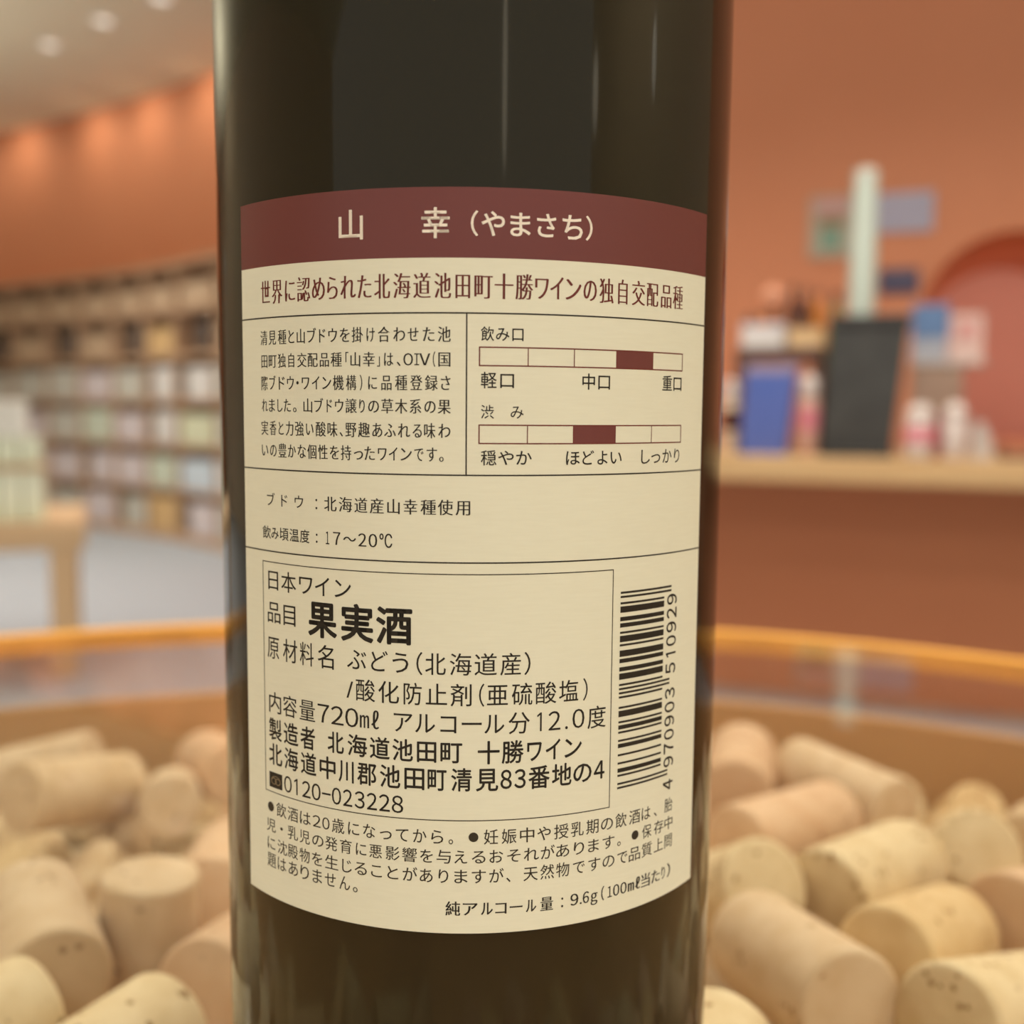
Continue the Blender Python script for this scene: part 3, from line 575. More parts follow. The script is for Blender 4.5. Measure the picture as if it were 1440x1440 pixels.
# ------------------------------------------------------------------ recessed ceiling lights
TRIM = mat('white_trim', lin(225, 220, 210), .5)
LENS = emit('lamp_lens', (1, .93, .80, 1), 1.1)
def downlight(x, y, label, group=None, power=0, angle=120, aim=None, r=.055):
    t = thing('ceiling_downlight', label, 'ceiling light', (x, y, CEIL), 0, group)
    sharp(obj('trim_ring', lathe([(r*.8, 0), (r*1.2, 0), (r*1.2, -.006), (r*.95, -.012), (r*.8, -.008)], 32, closed=True), TRIM, t, True))
    obj('lens', lathe([(0, -.004), (r*.8, -.004)], 32), LENS, t)
    if power:
        spot('downlight_lamp', (0, 0, -.03), power, angle, parent=t, radius=.05,
             aim=None if aim is None else (aim[0]-x, aim[1]-y, aim[2]-CEIL))
    return t
p = on_z(145, 28, CEIL); downlight(p.x, p.y, 'small round ceiling light, right one of the pair above the bottle shelves', 'downlights in the pale ceiling')
p = on_z(70, 62, CEIL); downlight(p.x, p.y, 'small round ceiling light, left one of the pair above the bottle shelves', 'downlights in the pale ceiling')
p = on_z(226, -4, CEIL); downlight(p.x, p.y, 'small round ceiling light cut by the top edge of the picture', 'downlights in the pale ceiling')
for x, y, pw in HALL_LIGHTS:
    downlight(x, y, 'round recessed ceiling light over the shop floor, outside the picture', 'downlights outside the picture', pw)
for px_ in (45, 140, 212, 297, -50, 380):   # wall washers close to the curved wall
    d = ray(px_, 150); best = min(CURVE, key=lambda q: abs((q.x-CAM.x)*d.y-(q.y-CAM.y)*d.x))
    i = CURVE.index(best); tdir = (CURVE[min(i+1, len(CURVE)-1)]-CURVE[max(i-1, 0)]).normalized()
    nrm = Vector((tdir.y, -tdir.x)); q = best+nrm*WASH_OFF
    spot('wall_washer_lamp', (q.x, q.y, CEIL-.02), WASH_P, 165, 1.0, (1, .88, .64), .05, aim=(best.x, best.y, CEIL-.55))

# hanging lamps added out of view: fill light for the room, streaks on the bottle
GLOW = emit('added_lamp_glow', (1, .97, .90, 1), 1.6)
def added_pendant(x, y, z, r, h, label, power):
    t = thing('added_pendant_lamp', label, 'ceiling light', (x, y, z), 0, 'added fill and streak lamps out of view')
    obj('added_lamp_shade', lathe([(0, -h/2)]+[(r*math.sin(PI*i/12)**.6, -h/2*math.cos(PI*i/12)) for i in range(1, 12)]+[(0, h/2)], 24), GLOW, t, True)
    obj('cord', lathe([(.004, h/2), (.004, CEIL-z-.03)], 8), TRIM, t); obj('ceiling_rose', lathe([(0, CEIL-z-.03), (.05, CEIL-z-.03), (.05, CEIL-z-.001), (0, CEIL-z-.001)], 24), TRIM, t)
    if not power: return
    l = bpy.data.lights.new('added_pendant_light', 'POINT'); l.energy = power; l.color = (1, .95, .86); l.shadow_soft_size = .05
    o = bpy.data.objects.new('added_pendant_light', l); COL.objects.link(o); o.parent = t; o.location = (0, 0, h/2+.06)
for x, y, z, r, h, pw in ADDED_PENDANTS: added_pendant(x, y, z, r, h, 'unseen hanging lamp added for fill light and streaks on the bottle', pw)
# lamp added left of the view to brighten the ceiling by the curved wall
t = thing('added_uplighter', 'tall unseen lamp added left of the picture to brighten the ceiling', 'added lamp', (-4.0, 4.6, 0))
sharp(obj('added_lamp_bowl', lathe([(.02, 1.50), (.14, 1.60), (.15, 1.60), (.02, 1.48)], 32, closed=True), TRIM, t, True))
obj('pole', lathe([(0, .02), (.014, .02), (.014, 1.49), (0, 1.49)], 16), TRIM, t); obj('base', lathe([(0, 0), (.14, 0), (.14, .015), (.02, .03), (0, .03)], 32), TRIM, t)
spot('added_uplighter_lamp', (0, 0, 1.62), FILL_UPLIGHT, 150, .6, (1, .95, .80), .08, parent=t).rotation_euler = (PI, 0, 0)

# ------------------------------------------------------------------ cubby shelf on the left
DIV_PX = [-82, -33, 16, 65, 111, 158, 203, 247, 302, 352, 400]
def curve_hit(px_):
    d = ray(px_, 560); best = None
    for i in range(len(FRONT)-1):
        a, b = FRONT[i], FRONT[i+1]; o = Vector((CAM.x, CAM.y)); dd = Vector((d.x, d.y)); e = b-a
        den = dd.x*e.y-dd.y*e.x
        if abs(den) < 1e-9: continue
        k = ((a-o).x*e.y-(a-o).y*e.x)/den; u = ((a-o).x*dd.y-(a-o).y*dd.x)/den
        if 0 <= u <= 1 and k > 0: return a+e*u, e.normalized()
SH_D = .30
FRONT = []
for i, p in enumerate(CURVE):
    d = (CURVE[min(i+1, len(CURVE)-1)]-CURVE[max(i-1, 0)]).normalized(); FRONT.append(p+Vector((d.y, -d.x))*(SH_D+.02))
divs = [curve_hit(x) for x in DIV_PX]
divs = [d for d in divs if d]
SH0, SH1, NROW = .04, 1.60, 6
RH = (SH1-SH0)/NROW
shelf = thing('cubby_shelf', 'long curved wooden cubby shelf of small compartments along the orange wall', 'shelf', (divs[4][0].x, divs[4][0].y, 0))
so = Vector((divs[4][0].x, divs[4][0].y, 0))
def ins(d): return Vector((-d[1].y, d[1].x))
def sv(bm, p, z): return bm.verts.new((p.x-so.x, p.y-so.y, z))
def slab(name, z0, z1, m):
    bm = bmesh.new(); rows = []
    for d in divs:
        a = d[0]; b = d[0]+ins(d)*SH_D
        rows.append([sv(bm, a, z0), sv(bm, a, z1), sv(bm, b, z1), sv(bm, b, z0)])
    for r, s in zip(rows, rows[1:]):
        for k in range(4): bm.faces.new((r[k], s[k], s[(k+1) % 4], r[(k+1) % 4]))
    bm.faces.new(rows[0]); bm.faces.new(rows[-1])
    return obj(name, bm, m, shelf)
for r in range(NROW+1):
    z = SH0+RH*r; slab('shelf_board', z-.013, z+.013, SHELFWOOD)
slab('plinth', 0, SH0-.013, SHELFWOOD)
for d in divs:
    bm = bmesh.new(); a = d[0]; n = ins(d); t = d[1]*.013; vs = []
    for z in (SH0+.013, SH1-.013):
        vs.append([sv(bm, a-t, z), sv(bm, a+t, z), sv(bm, a+t+n*(SH_D-.02), z), sv(bm, a-t+n*(SH_D-.02), z)])
    bm.faces.new(vs[0]); bm.faces.new(vs[1])
    for k in range(4): bm.faces.new((vs[0][k], vs[0][(k+1) % 4], vs[1][(k+1) % 4], vs[1][k]))
    obj('divider', bm, SHELFWOOD, shelf)
bm = bmesh.new(); r0 = [sv(bm, d[0]+ins(d)*(SH_D-.015), SH0) for d in divs]; r1 = [sv(bm, d[0]+ins(d)*(SH_D-.015), SH1) for d in divs]
r2 = [sv(bm, d[0]+ins(d)*SH_D, SH1) for d in divs]; r3 = [sv(bm, d[0]+ins(d)*SH_D, SH0) for d in divs]
for k in range(len(divs)-1):
    for a, b in ((r0, r1), (r1, r2), (r2, r3), (r3, r0)): bm.faces.new((a[k], a[k+1], b[k+1], b[k]))
obj('back_panel', bm, SHELFWOOD, shelf)

PACKS = {'white': mat('white_card', lin(214, 208, 204), .7), 'grey': mat('grey_card', lin(192, 188, 178), .7),
         'lilac': mat('lilac_white_card', lin(206, 194, 196), .7), 'sage': mat('sage_card', lin(196, 202, 184), .7),
         'blue': mat('blue_white_card', lin(196, 206, 216), .7), 'tan': mat('tan_card', lin(206, 170, 120), .7),
         'wood': mat('brown_card', lin(190, 162, 134), .7), 'dark': mat('dark_glass', lin(52, 44, 40), .2),
         'dim': mat('dim_label', lin(92, 76, 66), .6), 'greenglass': mat('green_bottle_glass', lin(40, 66, 58), .2), 'lime': mat('lime_white_card', lin(206, 206, 176), .7)}
def pack_mesh(w_, d_, h_):
    return nbox(-w_/2, w_/2, -d_/2, d_/2, 0, h_, .006)
ROWCOL = {5: ['wood']*10, 4: ['lilac', 'dark', 'wood', 'dark', 'wood', 'dark', 'tan', 'dark', 'wood', 'dark'],
          3: ['grey', 'grey', 'grey', 'grey', 'lilac', 'grey', 'white', 'white', 'grey', 'white'],
          2: ['lilac', 'lilac', 'lilac', 'grey', 'sage', 'lilac', 'white', 'lime', 'grey', 'white'],
          1: ['white', 'lilac', 'lilac', 'lilac', 'lilac', 'lilac', 'sage', 'blue', 'white', 'grey'],
          0: ['white', 'grey', 'grey', 'grey', 'lilac', 'grey', 'tan', 'lilac', 'grey', 'white']}
NICE = {'wood': 'brown', 'lilac': 'lilac white', 'grey': 'pale grey', 'white': 'white', 'sage': 'pale green', 'blue': 'bluish white', 'tan': 'tan', 'dark': 'dark', 'lime': 'lime tinted'}
ROWN = ['bottom row', 'second lowest row', 'third lowest row', 'third highest row', 'second highest row', 'top row']
ORDN = ['leftmost', 'second from left', 'third from left', 'fourth from left', 'fifth from left', 'sixth from left', 'seventh from left', 'eighth from left']
ORD = ['first', 'second', 'third', 'fourth', 'fifth', 'sixth', 'seventh', 'eighth', 'ninth', 'tenth']
GROUPN = 'goods in the compartments of the cubby shelf'
dark_bot = lathe([(0, 0), (.036, 0), (.038, .01), (.038, .13), (.03, .16), (.014, .19), (.013, .225), (0, .225)], 20)
dark_me = bpy.data.meshes.new('bottle_on_its_shelf'); dark_bot.to_mesh(dark_me); dark_bot.free()
for p in dark_me.polygons: p.use_smooth = True
dark_me.materials.append(PACKS['greenglass'])
VIS0 = next(i for i, x in enumerate(DIV_PX) if x > -10)-1     # first column in view
for c in range(len(divs)-1):
    a, b = divs[c], divs[c+1]; mid = (a[0]+b[0])/2; along = (b[0]-a[0]).normalized(); n = Vector((-along.y, along.x))
    wcell = (b[0]-a[0]).length-.026
    rz = math.atan2(along.y, along.x)
    k = c-VIS0
    for r in range(NROW):
        z = SH0+RH*r+.0138; kind = ROWCOL[r][c]
        if k < 0: where = 'off the picture'
        elif c >= len(divs)-3: where = 'behind the wine bottle'
        else: where = '%s column' % ORDN[k]
        if kind == 'dark':
            q = mid+n*.105
            o = thing('dark_bottle', 'dark labelled bottle in the cubby shelf, %s, %s' % (ROWN[r], where), 'bottle', (q.x, q.y, z), rz, GROUPN)
            obj('bottle_glass', lathe([(0, 0), (.085, 0), (.090, .01), (.090, .15), (.07, .18), (.03, .20), (.028, .226), (0, .226)], 24), PACKS['dark'], o, True)
            obj('paper_label', lathe([(.0908, .035), (.0908, .11)], 24), PACKS['dim'], o, True)
            continue
        h = (.17 if r == 5 else .185)*random.uniform(.9, 1.05) if r < 5 else .13
        if r == 4: h = .15
        slim = (r, c) in ((3, 6), (3, 7), (0, 5), (0, 7), (2, 6), (1, 4))
        ww = wcell*((.66 if slim else .87) if r < 4 else .80)
        q = mid+along*(wcell*(.13 if slim else .03))+n*(.058 if r < 4 else .066)
        o = obj('gift_carton', pack_mesh(ww, .12, h), PACKS[kind]); o.location = (q.x, q.y, z); o.rotation_euler = (0, 0, rz)
        tag(o, '%s carton in the cubby shelf, %s, %s' % (NICE[kind], ROWN[r], where), 'carton', GROUPN)
        if slim:
            q = mid-along*(wcell*.37)+n*.05
            o = link('wine_bottle_stock', dark_me); o.location = (q.x, q.y, z); o.rotation_euler = (0, 0, rz); o.scale = (.55, .55, 1)
            tag(o, 'slim green bottle in the cubby shelf, %s, %s' % (ROWN[r], where), 'bottle', GROUPN+', bottles')

# ------------------------------------------------------------------ low table with pale cartons, far left
TL = Vector((-1.185, 2.99, 0)); TZ = .45; TROT = R_(19)
table = thing('low_wooden_table', 'low pale wooden table carrying stacked white cartons at the left edge', 'table', (TL.x, TL.y, 0), TROT)
obj('table_top', nbox(-1.25, .052, -.035, .62, TZ-.075, TZ, .006), PINE, table)
for x, y in ((-.01, .0), (-1.17, .0), (-.01, .56), (-1.17, .56)):
    obj('leg', nbox(x-.035, x+.035, y-.03, y+.04, 0, TZ-.075, .004), PINE, table)
PALE = mat('pale_green_white_card', lin(238, 240, 218), .6, noise=(9, .5, lin(222, 228, 198)))
PALE2 = mat('white_card_tower', lin(240, 236, 226), .6)
def tb(x, y, z): return Vector((TL.x, TL.y, 0)) + Matrix.Rotation(TROT, 3, 'Z') @ Vector((x, y, z))
def table_box(x, y, z, w_, d_, h_, m, label, group, name='white_carton'):
    t = thing(name, label, 'carton', tb(x, y, z+.0009), TROT, group)
    obj('carton_body', nbox(-w_/2, w_/2, -d_/2, d_/2, 0, h_*.82, .004), m, t)
    obj('carton_lid', nbox(-w_/2-.002, w_/2+.002, -d_/2-.002, d_/2+.002, h_*.82, h_, .004), m, t)
xs = [-.085, -.146, -.207, -.268, -.329]
for i, x in enumerate(xs):
    table_box(x, .10, TZ, .056, .10, .150, PALE, ['pale green carton at the right end of the lower row on the low table', 'pale green carton second from the right in the lower row on the low table', 'pale green carton third from the right in the lower row on the low table', 'pale green carton cut by the left edge, lower row on the low table', 'pale green carton outside the picture, lower row on the low table'][i], 'pale cartons in the lower row on the low table')
o = obj('display_board', nbox(-.36, -.045, .035, .165, 0, .014, .003), PINE); o.location = tb(0, 0, TZ+.1518); o.rotation_euler = (0, 0, TROT)
tag(o, 'thin wooden board lying across the lower row of pale cartons', 'board')
for i, x in enumerate(xs):
    table_box(x-.004, .10, TZ+.1672, .054, .09, .078, PALE, ['squat pale carton at the right end of the board over the lower row', 'squat pale carton second from the right on the board', 'squat pale carton third from the right on the board', 'squat pale carton at the left picture edge on the board', 'squat pale carton outside the picture on the board'][i], 'squat cartons on the wooden board')
for i, x in enumerate([-.122, -.177, -.232]):
    table_box(x, .10, TZ+.2470, .050, .08, .105, PALE2, ['tall white carton on top of the stack, right one', 'tall white carton on top of the stack, at the left picture edge', 'tall white carton on top of the stack, outside the picture'][i], 'tall white cartons topping the stack')

# ------------------------------------------------------------------ counter on the right
CZ = EYE-.11
counter = thing('service_counter', 'long counter with pale wood top and terracotta front panel', 'counter', F(0, 0, 0), CROT)
obj('worktop', nbox(-.9, 2.0, 0, .70, CZ-.062, CZ, .004), COUNTERWOOD, counter)
obj('front_panel', nbox(-.9, 2.0, .36, .42, .0, CZ-.062), mat('counter_front_paint', lin(208, 134, 94), .7, .3, noise=(2, .8, lin(202, 126, 88))), counter)
obj('end_panel', nbox(-.9, -.86, .42, .70, .0, CZ-.062), TERRA, counter)

def citem(name, label, cat, s, t, z=None, group=None):
    return thing(name, label, cat, F(s, t, (CZ if z is None else z)+.0006), CROT, group)
def rng(x0, x1, y0, y1, t):
    s0, z1 = ct(x0, (y0+y1)/2, t)[0], ct((x0+x1)/2, y0, t)[1]; s1, z0 = ct(x1, (y0+y1)/2, t)[0], ct((x0+x1)/2, y1, t)[1]
    return s0, s1, z0, z1

# black menu board
s0, s1, z0, z1 = rng(1158, 1276, 447, 620, .10)
t = citem('menu_board', 'black menu board with faint grey chalk smudges in front of the white post', 'sign', (s0+s1)/2, .10)
BW, BH = s1-s0, z1-CZ
SLATE = mat('black_slate', lin(44, 42, 40), .6, .4, noise=(14, .55, lin(66, 64, 61)))
o = obj('board_panel', prism([(-BW/2+.0, .012), (BW/2-.03, .012), (BW/2, BH), (-BW/2+.015, BH)], -.012, .012), SLATE, t)
DK = mat('black_frame', lin(38, 34, 32), .5)
obj('top_rail', nbox(-BW/2+.01, BW/2+.004, -.017, .017, BH-.022, BH+.006, .003), DK, t)
obj('foot', nbox(-BW/2-.0, BW/2-.025, -.05, .05, 0, .014, .003), DK, t)
# white post
s0, s1, z0, z1 = rng(1193, 1229, 240, 620, .20)
t = citem('white_post', 'tall round white post rising behind the black menu board', 'post', (s0+s1)/2, .20)
PR = (s1-s0)/2
sharp(obj('shaft', lathe([(0, 0), (PR*1.0, 0), (PR*1.06, .01), (PR*1.06, .5), (PR*.92, z1-CZ-.03), (0, z1-CZ-.03)], 32), mat('white_post_paint', lin(184, 192, 180), .5), t, True))
sharp(obj('post_cap', lathe([(0, z1-CZ-.03), (PR*.96, z1-CZ-.03), (PR*.96, z1-CZ-.008), (PR*.8, z1-CZ), (0, z1-CZ)], 32), mat('white_cap', lin(184, 184, 172), .5), t, True))
sharp(obj('base_collar', lathe([(0, .0005), (PR*1.5, .0005), (PR*1.5, .01), (PR*1.07, .016), (PR*1.07, .0161)], 32), TRIM, t, True))
# signs on the wall
def sign(name, px4, label, colr, parts, t=.745):
    s0, s1, z0, z1 = rng(*px4, t)
    g = thing(name, label, 'sign', F((s0+s1)/2, t, (z0+z1)/2), CROT)
    w_, h_ = s1-s0, z1-z0
    obj('sheet', nbox(-w_/2, w_/2, -.003, .004, -h_/2, h_/2), mat(name+'_sheet', colr, .6), g)
    for nm, (a, b, c, d), cc in parts:
        obj(nm, nbox(-w_/2+a*w_, -w_/2+b*w_, -.0045, -.003, -h_/2+c*h_, -h_/2+d*h_), mat(name+'_'+nm, cc, .6), g)
sign('wall_poster', (1138, 1200, 276, 362), 'pale poster with a green patch on the wall left of the white post', lin(176, 164, 146), [('pink_heading', (.12, .9, .72, .95), lin(196, 150, 146)), ('green_picture', (.25, .75, .12, .5), lin(124, 154, 136)), ('dark_picture', (.2, .8, .5, .68), lin(150, 120, 92))])
sign('wall_notice', (1224, 1313, 271, 326), 'lavender grey notice on the wall right of the white post', lin(176, 172, 190), [('text_panel', (.05, .95, .12, .88), lin(168, 164, 184))])
sign('navy_plaque', (1236, 1292, 378, 413), 'small dark navy sign on the wall below the lavender notice', lin(70, 66, 92), [('text_line', (.12, .88, .55, .75), lin(96, 90, 112))])
# riser shelf with bottles
s0, s1, z0, z1 = rng(1042, 1160, 491, 508, .34)
riser = citem('riser_shelf', 'small dark wooden riser standing on the counter behind the blue carton', 'shelf', (s0+s1)/2, .34)
RW = s1-s0; DARKW = mat('dark_wood', lin(96, 66, 56), .5)
obj('riser_top', nbox(-RW/2, RW/2, -.09, .12, z0-CZ, z1-CZ, .003), DARKW, riser)
for sx in (-1, 1): obj('riser_side', nbox(sx*(RW/2-.012)-.012, sx*(RW/2-.012)+.012, -.085, .115, 0, z0-CZ, .002), DARKW, riser)
RZ = z1
def on_riser(name, label, cat, x0, x1, y0, t, group=None):
    s0, s1, _, zt = rng(x0, x1, y0, 491, t); return citem(name, label, cat, (s0+s1)/2, t, RZ, group), s1-s0, zt-RZ
g, w_, h_ = on_riser('white_box', 'white box on the left end of the dark riser', 'box', 1046, 1104, 457, .30)
obj('box_body', nbox(-w_/2, w_/2, -.04, .04, 0, h_*.7, .003), PACKS['white'], g); obj('box_lid', nbox(-w_/2-.002, w_/2+.002, -.042, .042, h_*.7, h_, .003), PACKS['lilac'], g)
g, w_, h_ = on_riser('beige_box', 'beige box on the right end of the dark riser', 'box', 1110, 1158, 463, .29)
obj('box_body', nbox(-w_/2, w_/2, -.035, .035, 0, h_*.75, .003), mat('beige_card', lin(214, 178, 132), .7), g); obj('box_lid', nbox(-w_/2-.002, w_/2+.002, -.037, .037, h_*.75, h_, .003), mat('beige_lid', lin(204, 166, 120), .7), g)
def bottle_on_riser(x0, x1, y0, t, label, m, lab):
    g, w_, h_ = on_riser('liquor_bottle', label, 'bottle', x0, x1, y0, t, 'bottles on the dark riser')
    r = w_/2
    obj('bottle_glass', lathe([(0, 0), (r, 0), (r, h_*.6), (r*.85, h_*.68), (r*.35, h_*.8), (r*.33, h_*.97), (0, h_*.97)], 24), m, g, True)
    obj('bottle_cap', lathe([(0, h_*.965), (r*.38, h_*.9), (r*.38, h_), (0, h_)], 16), DK, g)
    obj('paper_label', lathe([(r*1.01, h_*.15), (r*1.01, h_*.5)], 24), lab, g, True)
BR = mat('brown_glass', lin(66, 34, 28), .15); AM = mat('amber_glass', lin(196, 120, 40), .15); GG = mat('green_glass', lin(96, 112, 44), .15)
LB = mat('tan_label', lin(120, 80, 60), .6)
bottle_on_riser(1105, 1124, 402, .40, 'brown bottle on the riser, left one behind the beige box', BR, LB)
bottle_on_riser(1122, 1141, 405, .38, 'brown bottle on the riser, right one behind the beige box', BR, LB)
bottle_on_riser(1141, 1158, 410, .40, 'amber bottle at the right end of the riser', AM, AM)
s0, s1, z0, z1 = rng(1163, 1187, 412, 500, .36)
g = citem('green_bottle', 'olive green bottle half hidden behind the black menu board', 'bottle', (s0+s1)/2, .36); r = (s1-s0)/2; h_ = z1-CZ
obj('bottle_glass', lathe([(0, 0), (r, 0), (r, h_*.78), (r*.4, h_*.88), (r*.36, h_*.97), (0, h_*.97)], 24), GG, g, True); obj('bottle_cap', lathe([(0, h_*.965), (r*.42, h_*.93), (r*.42, h_), (0, h_)], 16), DK, g)
g, w_, h_ = on_riser('peach_globe_lamp', 'round peach globe on a short stem above the white box', 'ornament', 1071, 1103, 402, .44)
r = w_/2
obj('globe', lathe([(r*math.sin(PI*i/16), h_-r-r*math.cos(PI*i/16)) for i in range(17)], 24), mat('peach_paper', lin(226, 160, 128), .6), g, True)
obj('stem', lathe([(0, 0), (r*.6, 0), (r*.5, .008), (r*.14, .02), (r*.14, h_-1.9*r), (0, h_-1.9*r)], 16), DARKW, g, True)
for i, (a, b, m) in enumerate(((1046, 1060, BR), (1062, 1078, AM), (1082, 1100, BR))):
    g, w_, h_ = on_riser('small_jar', ['dark small jar at the left end of the riser, behind the white box', 'amber small jar between the two dark ones behind the white box', 'dark small jar under the peach globe, behind the white box'][i], 'jar', a, b, 443, .37, 'small jars behind the white box')
    r = w_/2; obj('jar_body', lathe([(0, 0), (r, 0), (r, h_*.8), (r*.8, h_*.86), (0, h_*.86)], 20), m, g, True); obj('jar_lid', lathe([(0, h_*.86), (r*.85, h_*.86), (r*.85, h_), (0, h_)], 20), LB, g)
# blue carton
s0, s1, z0, z1 = rng(1045, 1118, 512, 618, .10)
g = citem('blue_carton', 'bright blue upright carton leaning wider at its top, left of the menu board', 'carton', (s0+s1)/2, .12); w_ = s1-s0; h_ = z1-CZ
obj('carton_body', prism([(-w_/2-.004, 0), (w_/2-.02, 0), (w_/2, h_*.9), (-w_/2+.006, h_*.9)], -.03, .03), mat('blue_card', lin(66, 92, 164), .6, noise=(8, .8, lin(88, 96, 158))), g)
obj('carton_flap', prism([(-w_/2+.006, h_*.9), (w_/2, h_*.9), (w_/2+.006, h_), (-w_/2+.008, h_)], -.03, .03), mat('lavender_card', lin(150, 132, 152), .6), g)
# small things on the counter
CERA = mat('white_ceramic', lin(206, 190, 182), .4); PK = mat('pink_print', lin(214, 128, 138), .4); RD = mat('red_print', lin(168, 52, 62), .4)
GREYP = mat('grey_paper', lin(184, 172, 164), .6); BLUEC = mat('denim_blue_card', lin(86, 112, 150), .6); BRG = mat('brown_grey_card', lin(150, 122, 104), .6)
def jar(name, label, x0, x1, y0, t, m1, m2, mid=None, cat='jar', round_top=True):
    s0, s1, z0, z1 = rng(x0, x1, y0, 625, t); r = (s1-s0)/2; h_ = z1-CZ
    g = citem(name, label, cat, (s0+s1)/2, t)
    obj('jar_body', lathe([(0, 0), (r*.9, 0), (r, .006), (r, h_*.62), (r*.85, h_*.7), (0, h_*.7)], 24), m1, g, True)
    top = [(0, h_*.7), (r*.88, h_*.7), (r*.92, h_*.8), (r*.75, h_*.93), (r*.4, h_*.99), (0, h_)] if round_top else [(0, h_*.7), (r*.7, h_*.7), (r*.7, h_), (0, h_)]
    obj('jar_lid', lathe(top, 24), m2, g, True)
    if mid: obj('print_band', lathe([(r*1.012, h_*.3), (r*1.012, h_*.58)], 24), mid, g, True)
jar('cream_bottle', 'cream bottle between the wine bottle edge and the blue carton', 1016, 1039, 533, .17, mat('cream_glass', lin(214, 190, 164), .4), CERA, BR, 'bottle')
jar('pink_bottle', 'white topped pink bottle between the blue carton and the menu board', 1121, 1152, 526, .14, mat('peach_glass', lin(206, 160, 142), .4), CERA, PK, 'bottle')
jar('red_banded_jar', 'white jar with a pink and red band right of the menu board', 1272, 1314, 568, .05, CERA, CERA, PK)
jar('white_jar', 'plain white rounded jar right of the red banded jar', 1325, 1362, 566, .06, CERA, CERA)
jar('red_tin', 'thin dark red tin between the two white jars', 1312, 1324, 584, .10, RD, RD, None, 'tin', False)
s0, s1, z0, z1 = rng(1364, 1398, 594, 625, .10)
g = citem('paper_pouch', 'low grey paper pouch at the right of the white jar', 'pouch', (s0+s1)/2, .10); w_ = s1-s0; h_ = z1-CZ
obj('pouch_body', prism([(-w_/2, 0), (w_/2, 0), (w_/2*.8, h_*.55), (w_/2*.3, h_*.8), (-w_/2*.8, h_*.8)], -.03, .03), GREYP, g)
obj('folded_top', prism([(-w_/2*.8, h_*.8), (w_/2*.3, h_*.8), (w_/2*.2, h_), (-w_/2*.7, h_)], -.012, .012), GREYP, g)
s0, s1, z0, z1 = rng(1281, 1352, 508, 625, .26)
g = citem('display_stand', 'brown grey box stand under the blue pack, right of the menu board', 'stand', (s0+s1)/2, .26); w_ = s1-s0; SZ = z1
obj('stand_body', nbox(-w_/2, w_/2, -.05, .05, 0, z1-CZ-.012, .003), BRG, g); obj('stand_top', nbox(-w_/2-.004, w_/2+.05, -.055, .055, z1-CZ-.012, z1-CZ, .002), GREYP, g)
s0, s1, z0, z1 = rng(1283, 1333, 430, 508, .26)
g = citem('blue_pack', 'denim blue pack with pale lower half standing on the brown grey stand', 'pack', (s0+s1)/2, .26, SZ); w_ = s1-s0; h_ = z1-SZ
obj('pack_body', nbox(-w_/2, w_/2, -.03, .03, 0, h_*.4, .003), mat('pale_blue_card', lin(150, 150, 158), .6), g); obj('blue_cover', nbox(-w_/2-.001, w_/2+.001, -.031, .031, h_*.4, h_, .003), BLUEC, g)
s0, s1, z0, z1 = rng(1335, 1383, 442, 505, .26)
g = citem('white_card', 'pinkish white card standing right of the denim blue pack', 'card', (s0+s1)/2-.0, .26, SZ); w_ = s1-s0; h_ = z1-SZ
obj('card_sheet', nbox(-w_/2, w_/2, -.004, .004, 0.001, h_, .001), mat('pinkish_card', lin(200, 168, 158), .6), g)
obj('card_picture', nbox(-w_/2*.6, w_/2*.6, -.0055, -.004, h_*.45, h_*.85), mat('pink_picture', lin(196, 140, 132), .6), g)
s0, s1, z0, z1 = rng(1404, 1500, 618, 629, .22)
g = citem('dark_tray', 'flat dark tray on the counter at the right picture edge', 'tray', (s0+s1)/2, .22); w_ = s1-s0
obj('tray_base', nbox(-w_/2, w_/2, -.10, .10, 0, .008, .002), DARKW, g)
for sx in (-1, 1): obj('tray_side', nbox(sx*(w_/2-.004)-.004, sx*(w_/2-.004)+.004, -.10, .10, .008, .028, .002), DARKW, g)

# ------------------------------------------------------------------ round display table filled with corks
TCX, TCY, TR = -.030, -.087, .446
ztop = EYE-.105
AMBER = mat('amber_rim', lin(246, 178, 80), .35, .5)
TUBW = mat('tub_wood', lin(192, 154, 108), .55, .35, noise=(7, .8, lin(178, 138, 92), (1, 1, .3)))
GLASS = clear('clear_top_glass', (.97, .97, .95, 1)); ACRYL = clear('clear_collar_glass', (.96, .95, .95, 1))
disp = thing('round_display_table', 'round glass topped table with orange rim, filled with wine corks', 'table', (TCX, TCY, 0))
def part(name, bm, m, smooth=True):
    o = obj(name, bm, m, disp, smooth); return sharp(o)
part('glass_top', lathe([(0, ztop-.006), (TR-.003, ztop-.006), (TR-.003, ztop), (0, ztop)], 160), GLASS)
part('rim_band', lathe([(TR-.003, ztop-.0075), (TR+.004, ztop-.0075), (TR+.0055, ztop-.005), (TR+.0055, ztop-.0005), (TR+.004, ztop+.001), (TR-.003, ztop+.001)], 160, closed=True), AMBER)
part('clear_collar', lathe([(TR-.004, EYE-.137), (TR, EYE-.137), (TR, ztop-.0075), (TR-.004, ztop-.0075)], 160, closed=True), ACRYL)
part('tub_wall', lathe([(TR-.006, EYE-.205), (TR+.002, EYE-.205), (TR+.002, EYE-.138), (TR+.001, EYE-.137), (TR-.006, EYE-.137)], 160, closed=True), TUBW)
part('tub_floor', lathe([(0, EYE-.205), (TR-.006, EYE-.205), (TR-.006, EYE-.193), (0, EYE-.193)], 96), TUBW)
part('pedestal', lathe([(0, .03), (.12, .03), (.10, .10), (.09, .40), (.14, EYE-.205), (0, EYE-.205)], 48), TUBW)
